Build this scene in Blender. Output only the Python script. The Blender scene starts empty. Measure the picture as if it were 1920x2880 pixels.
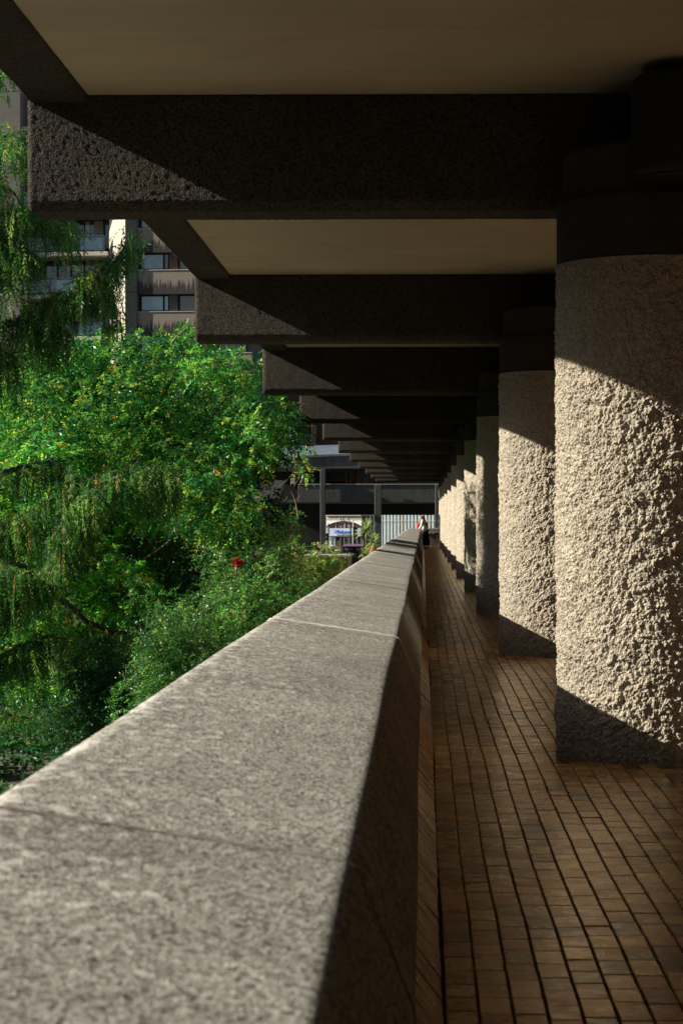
import bpy, bmesh, math, random
import numpy as np
from mathutils import Vector, Matrix
random.seed(7); RNG = np.random.default_rng(7)
sc = bpy.context.scene
COL = sc.collection
# ------------------------------------------------------------------ camera, sky, sun, exposure
PXV = 2352.0; FPX = 5300.0; VX, VY = 971.0, 1192.0          # measured from the photograph
cam = bpy.data.cameras.new('camera'); co = bpy.data.objects.new('camera', cam); COL.objects.link(co)
cam.sensor_fit = 'VERTICAL'; cam.sensor_height = 36.0; cam.sensor_width = 24.0
cam.lens = FPX / PXV * 36.0
YAW = math.radians(1.0)
co.location = (0, 0, 1.5); co.rotation_euler = (math.radians(90), 0, YAW)
cam.shift_x = -((VX - 784.0) - FPX * math.tan(YAW)) / PXV
cam.shift_y = (VY - 1176.0) / PXV
cam.clip_start = 0.1; cam.clip_end = 6000
cam.dof.use_dof = True; cam.dof.focus_distance = 27.0; cam.dof.aperture_fstop = 11.0
sc.camera = co
SUN = Vector((-1.0, -0.09, 0.50)).normalized()
world = bpy.data.worlds.new("World"); sc.world = world; world.use_nodes = True
wn = world.node_tree; bg = wn.nodes['Background']
sky = wn.nodes.new('ShaderNodeTexSky'); sky.sky_type = 'NISHITA'; sky.sun_disc = False
sky.sun_elevation = math.asin(SUN.z); sky.sun_rotation = math.atan2(SUN.x, SUN.y) % (2 * math.pi)
wn.links.new(sky.outputs[0], bg.inputs[0]); bg.inputs[1].default_value = 0.05
sl = bpy.data.lights.new('sun', 'SUN'); sl.energy = 5.0; sl.angle = math.radians(0.53); sl.color = (1.0, 0.92, 0.79)
so = bpy.data.objects.new('sun', sl); COL.objects.link(so); so.location = (-30, 0, 30)
so.rotation_euler = SUN.to_track_quat('Z', 'Y').to_euler()
sc.view_settings.view_transform = 'Standard'; sc.view_settings.look = 'None'
sc.view_settings.exposure = 0.72; sc.view_settings.gamma = 1.0; sc.view_settings.use_curve_mapping = False
sc.render.engine = 'CYCLES'
sc.cycles.max_bounces = 8; sc.cycles.diffuse_bounces = 2; sc.cycles.glossy_bounces = 4
sc.cycles.transmission_bounces = 6; sc.cycles.transparent_max_bounces = 8

# ------------------------------------------------------------------ helpers
def W(sx, sy, d):
    """a point of the 1920x2880 photograph put at distance d along the walkway -> world x, z"""
    k = d / (FPX * 1.2245)
    return (sx - VX * 1.2245) * k, 1.5 - (sy - VY * 1.2245) * k

def tag(o, label=None, cat=None, group=None, kind=None):
    if label: o['label'] = label
    if cat: o['category'] = cat
    if group: o['group'] = group
    if kind: o['kind'] = kind
    return o

def thing(name, label, cat, loc=(0, 0, 0), group=None):
    o = bpy.data.objects.new(name, None); COL.objects.link(o); o.location = loc
    o.empty_display_size = 0.2
    return tag(o, label, cat, group)

def link(name, me, mat=None, parent=None, loc=None):
    """me in world coordinates (parents are never rotated): keeps the child where its vertices say"""
    o = bpy.data.objects.new(name, me); COL.objects.link(o)
    if mat and not me.materials: me.materials.append(mat)
    if loc is not None: o.location = loc
    if parent:
        o.parent = parent
        l = Vector(o.location); q = parent
        while q: l -= Vector(q.location); q = q.parent
        o.location = l
    return o

class MB:
    def __init__(s): s.v = []; s.f = []
    def box(s, x0, x1, y0, y1, z0, z1):
        n = len(s.v)
        s.v += [(x0, y0, z0), (x1, y0, z0), (x1, y1, z0), (x0, y1, z0), (x0, y0, z1), (x1, y0, z1), (x1, y1, z1), (x0, y1, z1)]
        s.f += [tuple(n + i for i in q) for q in ((0, 3, 2, 1), (4, 5, 6, 7), (0, 1, 5, 4), (1, 2, 6, 5), (2, 3, 7, 6), (3, 0, 4, 7))]
        return s
    def bbox(s, x0, x1, y0, y1, z0, z1, b=.01):
        """box whose edges are bevelled"""
        bm = bmesh.new(); bmesh.ops.create_cube(bm, size=1)
        for v in bm.verts: v.co = Vector(((x0 + x1) / 2 + v.co.x * (x1 - x0), (y0 + y1) / 2 + v.co.y * (y1 - y0), (z0 + z1) / 2 + v.co.z * (z1 - z0)))
        bmesh.ops.bevel(bm, geom=bm.edges[:], offset=b, segments=2, affect='EDGES', profile=.5)
        s.bm(bm); return s
    def bm(s, bm):
        n = len(s.v); bm.verts.ensure_lookup_table(); bm.verts.index_update()
        s.v += [tuple(v.co) for v in bm.verts]; s.f += [tuple(n + v.index for v in f.verts) for f in bm.faces]; bm.free()
    def pbox(s, sx0, sy0, sx1, sy1, d, dep, b=0):
        x0, z1 = W(sx0, sy0, d); x1, z0 = W(sx1, sy1, d)
        return s.bbox(x0, x1, d, d + dep, z0, z1, b) if b else s.box(x0, x1, d, d + dep, z0, z1)
    def prism(s, pts, d, dep):
        """polygon in xz extruded along y (counter-clockwise seen from the camera)"""
        n = len(s.v); m = len(pts)
        s.v += [(x, d, z) for x, z in pts] + [(x, d + dep, z) for x, z in pts]
        s.f += [tuple(n + i for i in range(m)), tuple(n + m + i for i in reversed(range(m)))]
        for i in range(m):
            j = (i + 1) % m; s.f.append((n + i, n + m + i, n + m + j, n + j))
        return s
    def zprism(s, pts, z0, z1):
        n = len(s.v); m = len(pts)
        s.v += [(x, y, z0) for x, y in pts] + [(x, y, z1) for x, y in pts]
        s.f += [tuple(n + i for i in reversed(range(m))), tuple(n + m + i for i in range(m))]
        for i in range(m):
            j = (i + 1) % m; s.f.append((n + i, n + j, n + m + j, n + m + i))
        return s
    def tube(s, pts, rad, seg=7, caps=True):
        pts = [Vector(p) for p in pts]
        if not hasattr(rad, '__len__'): rad = [rad] * len(pts)
        n0 = len(s.v); prev = None
        for i, p in enumerate(pts):
            t = (pts[min(i + 1, len(pts) - 1)] - pts[max(i - 1, 0)]).normalized()
            if prev is None: a = t.orthogonal().normalized()
            else: a = (prev - t * prev.dot(t)); a = a.normalized() if a.length > 1e-6 else t.orthogonal().normalized()
            prev = a; b = t.cross(a)
            for k in range(seg):
                q = p + (a * math.cos(k * 2 * math.pi / seg) + b * math.sin(k * 2 * math.pi / seg)) * rad[i]
                s.v.append(tuple(q))
        for i in range(len(pts) - 1):
            for k in range(seg):
                k2 = (k + 1) % seg
                s.f.append((n0 + i * seg + k, n0 + i * seg + k2, n0 + (i + 1) * seg + k2, n0 + (i + 1) * seg + k))
        if caps:
            s.f.append(tuple(n0 + k for k in reversed(range(seg)))); m = n0 + (len(pts) - 1) * seg
            s.f.append(tuple(m + k for k in range(seg)))
        return s
    def lathe(s, prof, c=(0, 0, 0), seg=24):
        n0 = len(s.v)
        for r, z in prof:
            for k in range(seg):
                a = 2 * math.pi * k / seg; s.v.append((c[0] + r * math.cos(a), c[1] + r * math.sin(a), c[2] + z))
        for i in range(len(prof) - 1):
            for k in range(seg):
                k2 = (k + 1) % seg
                s.f.append((n0 + i * seg + k, n0 + i * seg + k2, n0 + (i + 1) * seg + k2, n0 + (i + 1) * seg + k))
        s.f.append(tuple(n0 + k for k in reversed(range(seg)))); m = n0 + (len(prof) - 1) * seg
        s.f.append(tuple(m + k for k in range(seg)))
        return s
    def build(s, name, mat, parent=None, smooth=False, kind=None):
        me = bpy.data.meshes.new(name); me.from_pydata(s.v, [], s.f); me.update()
        if smooth: me.polygons.foreach_set('use_smooth', [True] * len(me.polygons))
        o = link(name, me, mat, parent)
        if kind: o['kind'] = kind
        return o

def np_mesh(name, V, Q, smooth=False, colors=None):
    me = bpy.data.meshes.new(name); k = Q.shape[1]
    me.vertices.add(len(V)); me.vertices.foreach_set('co', V.astype(np.float32).ravel())
    me.loops.add(Q.size); me.loops.foreach_set('vertex_index', Q.astype(np.int32).ravel())
    me.polygons.add(len(Q)); me.polygons.foreach_set('loop_start', np.arange(0, Q.size, k, dtype=np.int32))
    me.polygons.foreach_set('loop_total', np.full(len(Q), k, dtype=np.int32))
    me.polygons.foreach_set('use_smooth', np.full(len(Q), smooth, dtype=bool))
    me.update(calc_edges=True)
    if colors is not None:
        at = me.color_attributes.new('tint', 'FLOAT_COLOR', 'POINT')
        c = np.ones((len(V), 4), np.float32); c[:, :3] = colors; at.data.foreach_set('color', c.ravel())
    return me

# vectorised noises for real relief
PERM = np.random.default_rng(3).permutation(4096)
GRD = np.random.default_rng(4).normal(size=(4096, 3)); GRD /= np.linalg.norm(GRD, axis=1)[:, None]
JIT = np.random.default_rng(5).random((4096, 3))
def hsh(i): return PERM[(PERM[(PERM[i[..., 0] & 4095] + i[..., 1]) & 4095] + i[..., 2]) & 4095]
def gnoise(P):
    I = np.floor(P).astype(np.int64); F = P - I; U = F * F * F * (F * (F * 6 - 15) + 10); r = 0
    for a in (0, 1):
        for b in (0, 1):
            for c in (0, 1):
                o = np.array((a, b, c)); g = GRD[hsh(I + o)]
                w = np.where(a, U[:, 0], 1 - U[:, 0]) * np.where(b, U[:, 1], 1 - U[:, 1]) * np.where(c, U[:, 2], 1 - U[:, 2])
                r = r + w * (g * (F - o)).sum(1)
    return r * 1.5
def worley(P):
    I = np.floor(P).astype(np.int64); F = P - I; best = np.full(len(P), 9.0)
    for a in (-1, 0, 1):
        for b in (-1, 0, 1):
            for c in (-1, 0, 1):
                o = np.array((a, b, c)); q = o + JIT[hsh(I + o)] - F
                best = np.minimum(best, (q * q).sum(1))
    return np.sqrt(best)

# ------------------------------------------------------------------ materials
def mat_new(name):
    m = bpy.data.materials.new(name); m.use_nodes = True; nt = m.node_tree
    return m, nt, nt.nodes['Principled BSDF']
def N(nt, t, **kw):
    n = nt.nodes.new('ShaderNode' + t)
    for k, v in kw.items():
        if k in n.inputs: n.inputs[k].default_value = v
        else: setattr(n, k, v)
    return n
def ramp(nt, fac, stops):
    r = nt.nodes.new('ShaderNodeValToRGB'); e = r.color_ramp.elements
    while len(e) < len(stops): e.new(0.5)
    for i, (p, c) in enumerate(stops): e[i].position = p; e[i].color = (*c, 1)
    nt.links.new(fac, r.inputs[0]); return r
def coords(nt, scale=(1, 1, 1), rnd=False):
    tc = N(nt, 'TexCoord'); mp = N(nt, 'Mapping'); mp.inputs['Scale'].default_value = scale
    src = tc.outputs['Object']; nt.links.new(src, mp.inputs[0])
    if rnd:
        oi = N(nt, 'ObjectInfo'); mu = N(nt, 'VectorMath', operation='MULTIPLY'); mu.inputs[1].default_value = (37, 23, 11)
        cb = N(nt, 'CombineXYZ'); [nt.links.new(oi.outputs['Random'], cb.inputs[i]) for i in range(3)]
        nt.links.new(cb.outputs[0], mu.inputs[0]); nt.links.new(mu.outputs[0], mp.inputs['Location'])
    return mp.outputs[0]
def simple(name, col, rough=.6, metal=0, noise=.12, nscale=6, spec=.5, bump=0, rnd=False):
    m, nt, p = mat_new(name); c = coords(nt, rnd=rnd)
    n = N(nt, 'TexNoise', Scale=nscale, Detail=5.0); nt.links.new(c, n.inputs['Vector'])
    lo = tuple(x * (1 - noise) for x in col); hi = tuple(min(1, x * (1 + noise)) for x in col)
    r = ramp(nt, n.outputs[0], [(.3, lo), (.7, hi)]); nt.links.new(r.outputs[0], p.inputs['Base Color'])
    p.inputs['Roughness'].default_value = rough; p.inputs['Metallic'].default_value = metal
    p.inputs['Specular IOR Level'].default_value = spec
    if bump:
        b = N(nt, 'Bump', Strength=bump, Distance=.01); nt.links.new(n.outputs[0], b.inputs['Height']); nt.links.new(b.outputs[0], p.inputs['Normal'])
    return m
def concrete(name, col, grain=60, gd=.006, speck=.35, stain=.25, big=1.2, streak=0, rough=.88, bs=1.0, fleck=0):
    """bush-hammered or cast concrete: aggregate specks, soft stains, grain relief, optional run-off streaks"""
    m, nt, p = mat_new(name); c = coords(nt); L = nt.links.new
    n1 = N(nt, 'TexNoise', Scale=big, Detail=6.0, Roughness=.65); L(c, n1.inputs['Vector'])
    n2 = N(nt, 'TexNoise', Scale=grain * 1.6, Detail=3.0, Roughness=.6); L(c, n2.inputs['Vector'])
    v = N(nt, 'TexVoronoi', Scale=grain); L(c, v.inputs['Vector'])
    lo = tuple(x * (1 - stain) for x in col); hi = tuple(min(1, x * (1 + stain * .6)) for x in col)
    r1 = ramp(nt, n1.outputs[0], [(.3, lo), (.68, hi)])
    r2 = ramp(nt, v.outputs['Color'], [(.12, (1 - speck,) * 3), (.5, (1, 1, 1)), (.95, (1 + speck * .7,) * 3)])
    mx = N(nt, 'Mix', data_type='RGBA', blend_type='MULTIPLY'); mx.inputs[0].default_value = 1
    L(r1.outputs[0], mx.inputs[6]); L(r2.outputs[0], mx.inputs[7]); out = mx.outputs[2]
    if streak:
        c2 = coords(nt, (3.0, 3.0, .35)); n3 = N(nt, 'TexNoise', Scale=2.2, Detail=5.0, Roughness=.75); L(c2, n3.inputs['Vector'])
        r3 = ramp(nt, n3.outputs[0], [(.47, (1, 1, 1)), (.62, (1 - streak,) * 3)])
        m2 = N(nt, 'Mix', data_type='RGBA', blend_type='MULTIPLY'); m2.inputs[0].default_value = 1
        L(out, m2.inputs[6]); L(r3.outputs[0], m2.inputs[7]); out = m2.outputs[2]
    if fleck:
        c4 = coords(nt, (1, .45, 1)); n4 = N(nt, 'TexNoise', Scale=26.0, Detail=4.0, Roughness=.7); L(c4, n4.inputs['Vector'])
        tx = N(nt, 'TexCoord'); sx = N(nt, 'SeparateXYZ'); L(tx.outputs['Object'], sx.inputs[0])
        mr = N(nt, 'MapRange'); L(sx.outputs[0], mr.inputs[0])
        for q_, v_ in zip((1, 2, 3, 4), (-.70, -.15, .13, 0.0)): mr.inputs[q_].default_value = v_
        ad4 = N(nt, 'Math', operation='ADD'); L(n4.outputs[0], ad4.inputs[0]); L(mr.outputs[0], ad4.inputs[1])
        n6 = N(nt, 'TexNoise', Scale=55.0, Detail=3.0); L(c, n6.inputs['Vector']); r6 = ramp(nt, n6.outputs[0], [(.30, (.45,) * 3), (.46, (1, 1, 1))])
        m6 = N(nt, 'Mix', data_type='RGBA', blend_type='MULTIPLY'); m6.inputs[0].default_value = 1; L(out, m6.inputs[6]); L(r6.outputs[0], m6.inputs[7]); out = m6.outputs[2]
        r4 = ramp(nt, ad4.outputs[0], [(.63, (0, 0, 0)), (.74, (fleck,) * 3)]); m4 = N(nt, 'Mix', data_type='RGBA'); L(r4.outputs[0], m4.inputs[0])
        L(out, m4.inputs[6]); m4.inputs[7].default_value = (.8, .78, .7, 1); out = m4.outputs[2]
    L(out, p.inputs['Base Color']); p.inputs['Roughness'].default_value = rough; p.inputs['Specular IOR Level'].default_value = .3
    ad = N(nt, 'Math', operation='ADD'); L(n2.outputs[0], ad.inputs[0]); L(v.outputs['Distance'], ad.inputs[1])
    b = N(nt, 'Bump', Strength=bs, Distance=gd); L(ad.outputs[0], b.inputs['Height']); L(b.outputs[0], p.inputs['Normal'])
    return m
M = {}
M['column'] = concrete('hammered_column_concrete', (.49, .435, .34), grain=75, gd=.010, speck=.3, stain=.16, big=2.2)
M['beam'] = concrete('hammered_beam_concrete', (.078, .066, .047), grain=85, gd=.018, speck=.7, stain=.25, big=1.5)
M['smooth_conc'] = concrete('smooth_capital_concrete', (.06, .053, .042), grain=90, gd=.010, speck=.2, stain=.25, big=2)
M['parapet'] = concrete('parapet_concrete', (.385, .37, .325), grain=165, gd=.0014, speck=1.1, stain=.3, big=1.7, fleck=.75)
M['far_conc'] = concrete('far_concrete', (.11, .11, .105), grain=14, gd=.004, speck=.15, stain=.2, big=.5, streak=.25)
M['pale_conc'] = concrete('pale_and_sunlit_concrete', (.62, .57, .47), grain=14, gd=.003, speck=.08, stain=.12, big=.5, streak=.12)
M['grey_conc'] = concrete('grey_and_shaded_concrete', (.17, .165, .145), grain=14, gd=.004, speck=.2, stain=.12, big=.4)
M['mortar'] = simple('pale_joint_mortar', (.8, .74, .64), .9, noise=.35, nscale=40, bump=.4)
M['grey_mortar'] = simple('grey_joint_mortar', (.26, .24, .2), .9, noise=.3, nscale=30, bump=.4)
M['ground'] = simple('garden_ground', (.09, .085, .06), .95, noise=.5, nscale=.6)
M['asphalt'] = simple('street_asphalt', (.055, .056, .06), .85, noise=.25, nscale=4)
M['grout'] = simple('dark_grout', (.035, .03, .024), .95, noise=.4, nscale=30)
M['white_paint'] = simple('white_paint', (.75, .75, .72), .5, noise=.06)
M['black_metal'] = simple('black_metal', (.009, .010, .012), .65, noise=.2)
M['dark_void'] = simple('void_shade_and_dark_panel', (.014, .016, .019), .7, noise=.3, nscale=1)  # near-black colour holds the shade of open voids; also serves dark fittings
M['steel_blue'] = simple('blue_painted_steel', (.05, .09, .13), .4, noise=.15)
M['orange_frame'] = simple('orange_painted_frame', (.75, .27, .05), .5, noise=.15)
M['grey_panel'] = simple('grey_infill_panel', (.15, .15, .16), .6, noise=.12, nscale=1)
M['roof_metal'] = concrete('blue_grey_roof_sheet', (.17, .22, .26), grain=3, gd=.005, speck=.08, stain=.25, big=.7, streak=.35, rough=.5)
M['bark'] = simple('tree_bark', (.075, .06, .042), .9, noise=.4, nscale=25, bump=.8)
M['dark_bark'] = simple('dark_tree_bark', (.05, .042, .035), .9, noise=.4, nscale=25, bump=.8)
M['twig'] = simple('bare_twig_bark', (.24, .17, .09), .9, noise=.3, nscale=25)
M['purple_roof'] = simple('purple_kiosk_roof', (.22, .11, .16), .35, noise=.15)
M['red_car'] = simple('dark_red_car_paint', (.22, .015, .03), .25, noise=.1)
M['skin'] = simple('skin', (.55, .33, .24), .5, noise=.08)
M['mint'] = simple('pale_mint_cloth', (.66, .72, .64), .85, noise=.08, nscale=12)
M['navy'] = simple('navy_cloth', (.012, .016, .035), .85, noise=.3, nscale=9)
M['hair'] = simple('dark_auburn_hair', (.05, .02, .013), .45, noise=.4, nscale=30)
M['red'] = simple('red_bag_fabric', (.62, .02, .035), .6, noise=.12)
M['shoe'] = simple('grey_shoe', (.18, .2, .24), .6, noise=.15)
M['sign_board'] = simple('pale_blue_sign_board', (.42, .50, .58), .4, noise=.05)
M['blue_letters'] = simple('blue_sign_letters', (.01, .09, .62), .35, noise=.05)
M['black_letters'] = simple('black_sign_letters', (.015, .015, .02), .5, noise=.05)
M['stone'] = simple('pale_shop_stone', (.42, .39, .33), .8, noise=.12, nscale=2)
M['red_print'] = simple('red_window_print', (.35, .02, .03), .4, noise=.1)
M['cloth_dark'] = simple('dark_suit', (.02, .022, .028), .8, noise=.2)
M['orange_blind'] = simple('orange_blind', (.6, .17, .05), .7, noise=.15)
M['fin'] = simple('pale_green_fin', (.42, .50, .50), .55, noise=.1, nscale=2)
M['coping'] = simple('pale_coping_stone', (.5, .46, .38), .85, noise=.15, nscale=6, bump=.3)
M['flower'] = simple('red_flower', (.7, .04, .03), .6, noise=.2)
def ceiling_mat():
    m, nt, p = mat_new('painted_soffit'); c = coords(nt, (.25, 3.0, 1)); L = nt.links.new
    n = N(nt, 'TexNoise', Scale=2.0, Detail=4.0, Roughness=.6); L(c, n.inputs['Vector'])
    r = ramp(nt, n.outputs[0], [(.3, (.50, .425, .265)), (.7, (.55, .475, .30))])
    c2 = coords(nt); c2.node.inputs['Location'].default_value = (100, .4, 0); t = N(nt, 'TexBrick', Scale=1.0); t.inputs['Brick Width'].default_value = 400; t.inputs['Row Height'].default_value = 1.22; t.inputs['Mortar Size'].default_value = .006
    for k in ('Color1', 'Color2'): t.inputs[k].default_value = (1, 1, 1, 1)
    t.inputs['Color2'].default_value = (.93, .93, .94, 1); t.inputs['Mortar'].default_value = (1.25, 1.22, 1.15, 1); L(c2, t.inputs['Vector'])
    n5 = N(nt, 'TexNoise', Scale=1.1, Detail=6.0, Roughness=.7); L(c2, n5.inputs['Vector']); r5 = ramp(nt, n5.outputs[0], [(.35, (.86, .85, .84)), (.6, (1, 1, 1))])
    a = N(nt, 'Mix', data_type='RGBA', blend_type='MULTIPLY'); a.inputs[0].default_value = 1; L(r.outputs[0], a.inputs[6]); L(t.outputs[0], a.inputs[7])
    a2 = N(nt, 'Mix', data_type='RGBA', blend_type='MULTIPLY'); a2.inputs[0].default_value = 1; L(a.outputs[2], a2.inputs[6]); L(r5.outputs[0], a2.inputs[7]); L(a2.outputs[2], p.inputs['Base Color'])
    p.inputs['Roughness'].default_value = .75
    b = N(nt, 'Bump', Strength=.25, Distance=.01); L(n.outputs[0], b.inputs['Height']); L(b.outputs[0], p.inputs['Normal'])
    return m
M['ceiling'] = ceiling_mat()
def glass_mat(name, tint=(.02, .03, .035), rough=.03):
    m, nt, p = mat_new(name); c = coords(nt); L = nt.links.new
    n = N(nt, 'TexNoise', Scale=.6, Detail=2.0); L(c, n.inputs['Vector'])
    r = ramp(nt, n.outputs[0], [(.35, tint), (.65, tuple(t * 1.6 for t in tint))]); L(r.outputs[0], p.inputs['Base Color'])
    p.inputs['Roughness'].default_value = rough; p.inputs['Specular IOR Level'].default_value = 1.0; p.inputs['Coat Weight'].default_value = .6
    b = N(nt, 'Bump', Strength=.08, Distance=.05); L(n.outputs[0], b.inputs['Height']); L(b.outputs[0], p.inputs['Normal'])
    return m
M['glass'] = glass_mat('window_glass')
M['blue_glass'] = glass_mat('pale_blue_window_glass', (.16, .25, .30), .08)
M['balcony_glass'] = glass_mat('balcony_glass', (.03, .065, .09), .08)
def spandrel_mat():
    """concrete band with black run-off stains hanging from its lower half"""
    m, nt, p = mat_new('stained_spandrel_concrete'); L = nt.links.new
    c = coords(nt, (5.0, 5.0, .25)); n = N(nt, 'TexNoise', Scale=1.6, Detail=4.0, Roughness=.7); L(c, n.inputs['Vector'])
    tc = N(nt, 'TexCoord'); sep = N(nt, 'SeparateXYZ'); L(tc.outputs['Generated'], sep.inputs[0])
    a = N(nt, 'Math', operation='MULTIPLY'); L(sep.outputs['Z'], a.inputs[0]); a.inputs[1].default_value = .55
    s = N(nt, 'Math', operation='SUBTRACT'); L(n.outputs[0], s.inputs[0]); L(a.outputs[0], s.inputs[1])
    r = ramp(nt, s.outputs[0], [(.20, (.27, .235, .19)), (.29, (.05, .045, .04))]); 
    n2 = N(nt, 'TexNoise', Scale=12.0, Detail=3.0); c2 = coords(nt); L(c2, n2.inputs['Vector'])
    r2 = ramp(nt, n2.outputs[0], [(.3, (.8, .8, .8)), (.7, (1.1, 1.1, 1.1))])
    mx = N(nt, 'Mix', data_type='RGBA', blend_type='MULTIPLY'); mx.inputs[0].default_value = 1
    L(r.outputs[0], mx.inputs[6]); L(r2.outputs[0], mx.inputs[7]); L(mx.outputs[2], p.inputs['Base Color'])
    p.inputs['Roughness'].default_value = .9
    return m
M['spandrel'] = spandrel_mat()
def brick_mat(name, col, rough=.27):
    m, nt, p = mat_new(name); L = nt.links.new; c = coords(nt, rnd=True)
    oi = N(nt, 'ObjectInfo')
    n = N(nt, 'TexNoise', Scale=9.0, Detail=6.0, Roughness=.7); L(c, n.inputs['Vector'])
    c3 = coords(nt, (60, 3, 3), rnd=True); n3 = N(nt, 'TexNoise', Scale=1.0, Detail=3.0); L(c3, n3.inputs['Vector'])
    r = ramp(nt, n.outputs[0], [(.28, tuple(x * .6 for x in col)), (.5, col), (.75, tuple(min(1, x * 1.35) for x in col))])
    r3 = ramp(nt, n3.outputs[0], [(.3, (.82,) * 3), (.6, (1.08,) * 3)])
    mx = N(nt, 'Mix', data_type='RGBA', blend_type='MULTIPLY'); mx.inputs[0].default_value = 1
    L(r.outputs[0], mx.inputs[6]); L(r3.outputs[0], mx.inputs[7]); L(mx.outputs[2], p.inputs['Base Color'])
    rr = ramp(nt, n.outputs[0], [(.3, (rough - .06,) * 3), (.75, (rough + .14,) * 3)]); L(rr.outputs[0], p.inputs['Roughness']); p.inputs['Metallic'].default_value = .3
    p.inputs['Specular IOR Level'].default_value = .6; p.inputs['Specular Tint'].default_value = (1, .82, .58, 1)
    b = N(nt, 'Bump', Strength=.25, Distance=.003); L(n.outputs[0], b.inputs['Height']); L(b.outputs[0], p.inputs['Normal'])
    return m
BR = [brick_mat('clay_paver_' + n, c) for n, c in (('tan', (.66, .38, .12)), ('brown', (.48, .25, .075)), ('red', (.46, .18, .055)), ('ochre', (.66, .43, .15)), ('dark', (.20, .11, .045)))]
def brick_wall_mat(name, a, b, mort, sx=1.0):
    m, nt, p = mat_new(name); L = nt.links.new
    tc = N(nt, 'TexCoord'); sp = N(nt, 'SeparateXYZ'); L(tc.outputs['Object'], sp.inputs[0])
    ad = N(nt, 'Math', operation='ADD'); L(sp.outputs[0], ad.inputs[0]); L(sp.outputs[1], ad.inputs[1])
    cb = N(nt, 'CombineXYZ'); L(ad.outputs[0], cb.inputs[0]); L(sp.outputs[2], cb.inputs[1])
    t = N(nt, 'TexBrick', Scale=1.0); t.inputs['Brick Width'].default_value = .225 * sx; t.inputs['Row Height'].default_value = .075 * sx
    t.inputs['Mortar Size'].default_value = .01; t.inputs['Color1'].default_value = (*a, 1); t.inputs['Color2'].default_value = (*b, 1); t.inputs['Mortar'].default_value = (*mort, 1)
    L(cb.outputs[0], t.inputs['Vector']); L(t.outputs[0], p.inputs['Base Color']); p.inputs['Roughness'].default_value = .85
    bp = N(nt, 'Bump', Strength=.6, Distance=.006, invert=True); L(t.outputs[1], bp.inputs['Height']); L(bp.outputs[0], p.inputs['Normal'])
    return m
M['brick_wall'] = brick_wall_mat('red_brick_wall', (.16, .06, .04), (.11, .045, .032), (.12, .1, .08))
def floor_sheet_mat():
    m, nt, p = mat_new('far_brick_paving'); L = nt.links.new
    tc = N(nt, 'TexCoord'); mp = N(nt, 'Mapping'); mp.inputs['Rotation'].default_value = (0, 0, math.pi / 2); L(tc.outputs['Object'], mp.inputs[0])
    t = N(nt, 'TexBrick', Scale=1.0); t.inputs['Brick Width'].default_value = .235; t.inputs['Row Height'].default_value = .104; t.inputs['Mortar Size'].default_value = .006
    t.inputs['Color1'].default_value = (.19, .10, .055, 1); t.inputs['Color2'].default_value = (.12, .065, .04, 1); t.inputs['Mortar'].default_value = (.03, .025, .02, 1)
    L(mp.outputs[0], t.inputs['Vector']); L(t.outputs[0], p.inputs['Base Color']); p.inputs['Roughness'].default_value = .48
    return m
M['floor_sheet'] = floor_sheet_mat()
def leaf_mat(name, gloss=.29, trans=.45):
    m, nt, p = mat_new(name); L = nt.links.new
    at = N(nt, 'Attribute', attribute_name='tint'); c = coords(nt)
    n = N(nt, 'TexNoise', Scale=9.0, Detail=2.0); L(c, n.inputs['Vector'])
    r = ramp(nt, n.outputs[0], [(.3, (.8,) * 3), (.7, (1.15,) * 3)])
    mx = N(nt, 'Mix', data_type='RGBA', blend_type='MULTIPLY'); mx.inputs[0].default_value = 1
    L(at.outputs['Color'], mx.inputs[6]); L(r.outputs[0], mx.inputs[7])
    L(mx.outputs[2], p.inputs['Base Color']); p.inputs['Roughness'].default_value = gloss; p.inputs['Specular IOR Level'].default_value = .5
    tr = N(nt, 'BsdfTranslucent'); hs = N(nt, 'HueSaturation', Hue=.49, Saturation=1.05, Value=1.9); L(mx.outputs[2], hs.inputs['Color']); L(hs.outputs[0], tr.inputs[0])
    ms = N(nt, 'MixShader'); ms.inputs[0].default_value = trans; L(p.outputs[0], ms.inputs[1]); L(tr.outputs[0], ms.inputs[2])
    L(ms.outputs[0], nt.nodes['Material Output'].inputs[0])
    return m
M['leaf'] = leaf_mat('green_leaflets', .36, .5); M['strand'] = leaf_mat('drooping_needles', .5, .45); M['shrub'] = leaf_mat('shrub_leaves', .42, .4)

# ------------------------------------------------------------------ ground and street
S = 11.0                                # column spacing
Y0 = 14.76                              # first column in view
END = 127.0
xs = np.concatenate([np.linspace(-3000, -150, 8), np.linspace(-120, 120, 25), np.linspace(150, 3000, 8)])
ys = np.concatenate([np.linspace(-3000, -50, 8), np.linspace(-30, 100, 14), np.linspace(104, 134, 11), np.linspace(160, 4000, 10)])
X, Y = np.meshgrid(xs, ys); Z = -6 + 3.0 * np.clip((Y - 104) / 28, 0, 1)
V = np.stack([X.ravel(), Y.ravel(), Z.ravel()], 1); nx = len(xs)
Q = np.array([[j * nx + i, j * nx + i + 1, (j + 1) * nx + i + 1, (j + 1) * nx + i] for j in range(len(ys) - 1) for i in range(nx - 1)])
tag(link('ground', np_mesh('ground', V, Q), M['ground']), kind='structure')
xs = np.concatenate([[-24, -20, -16], np.linspace(-13, -1.21, 25)]); ys = np.linspace(22, 78, 57); X, Y = np.meshgrid(xs, ys)
Z = -2.5 + .12 * gnoise(np.stack([X.ravel() * .8, Y.ravel() * .8, 0 * X.ravel()], 1)).reshape(X.shape)
e = np.minimum(np.clip((X + 20) / 10, 0, 1), np.minimum(np.clip((Y - 22) / 5, 0, 1), np.clip((78 - Y) / 5, 0, 1))); Z = -6.1 + (Z + 6.1) * e
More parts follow.
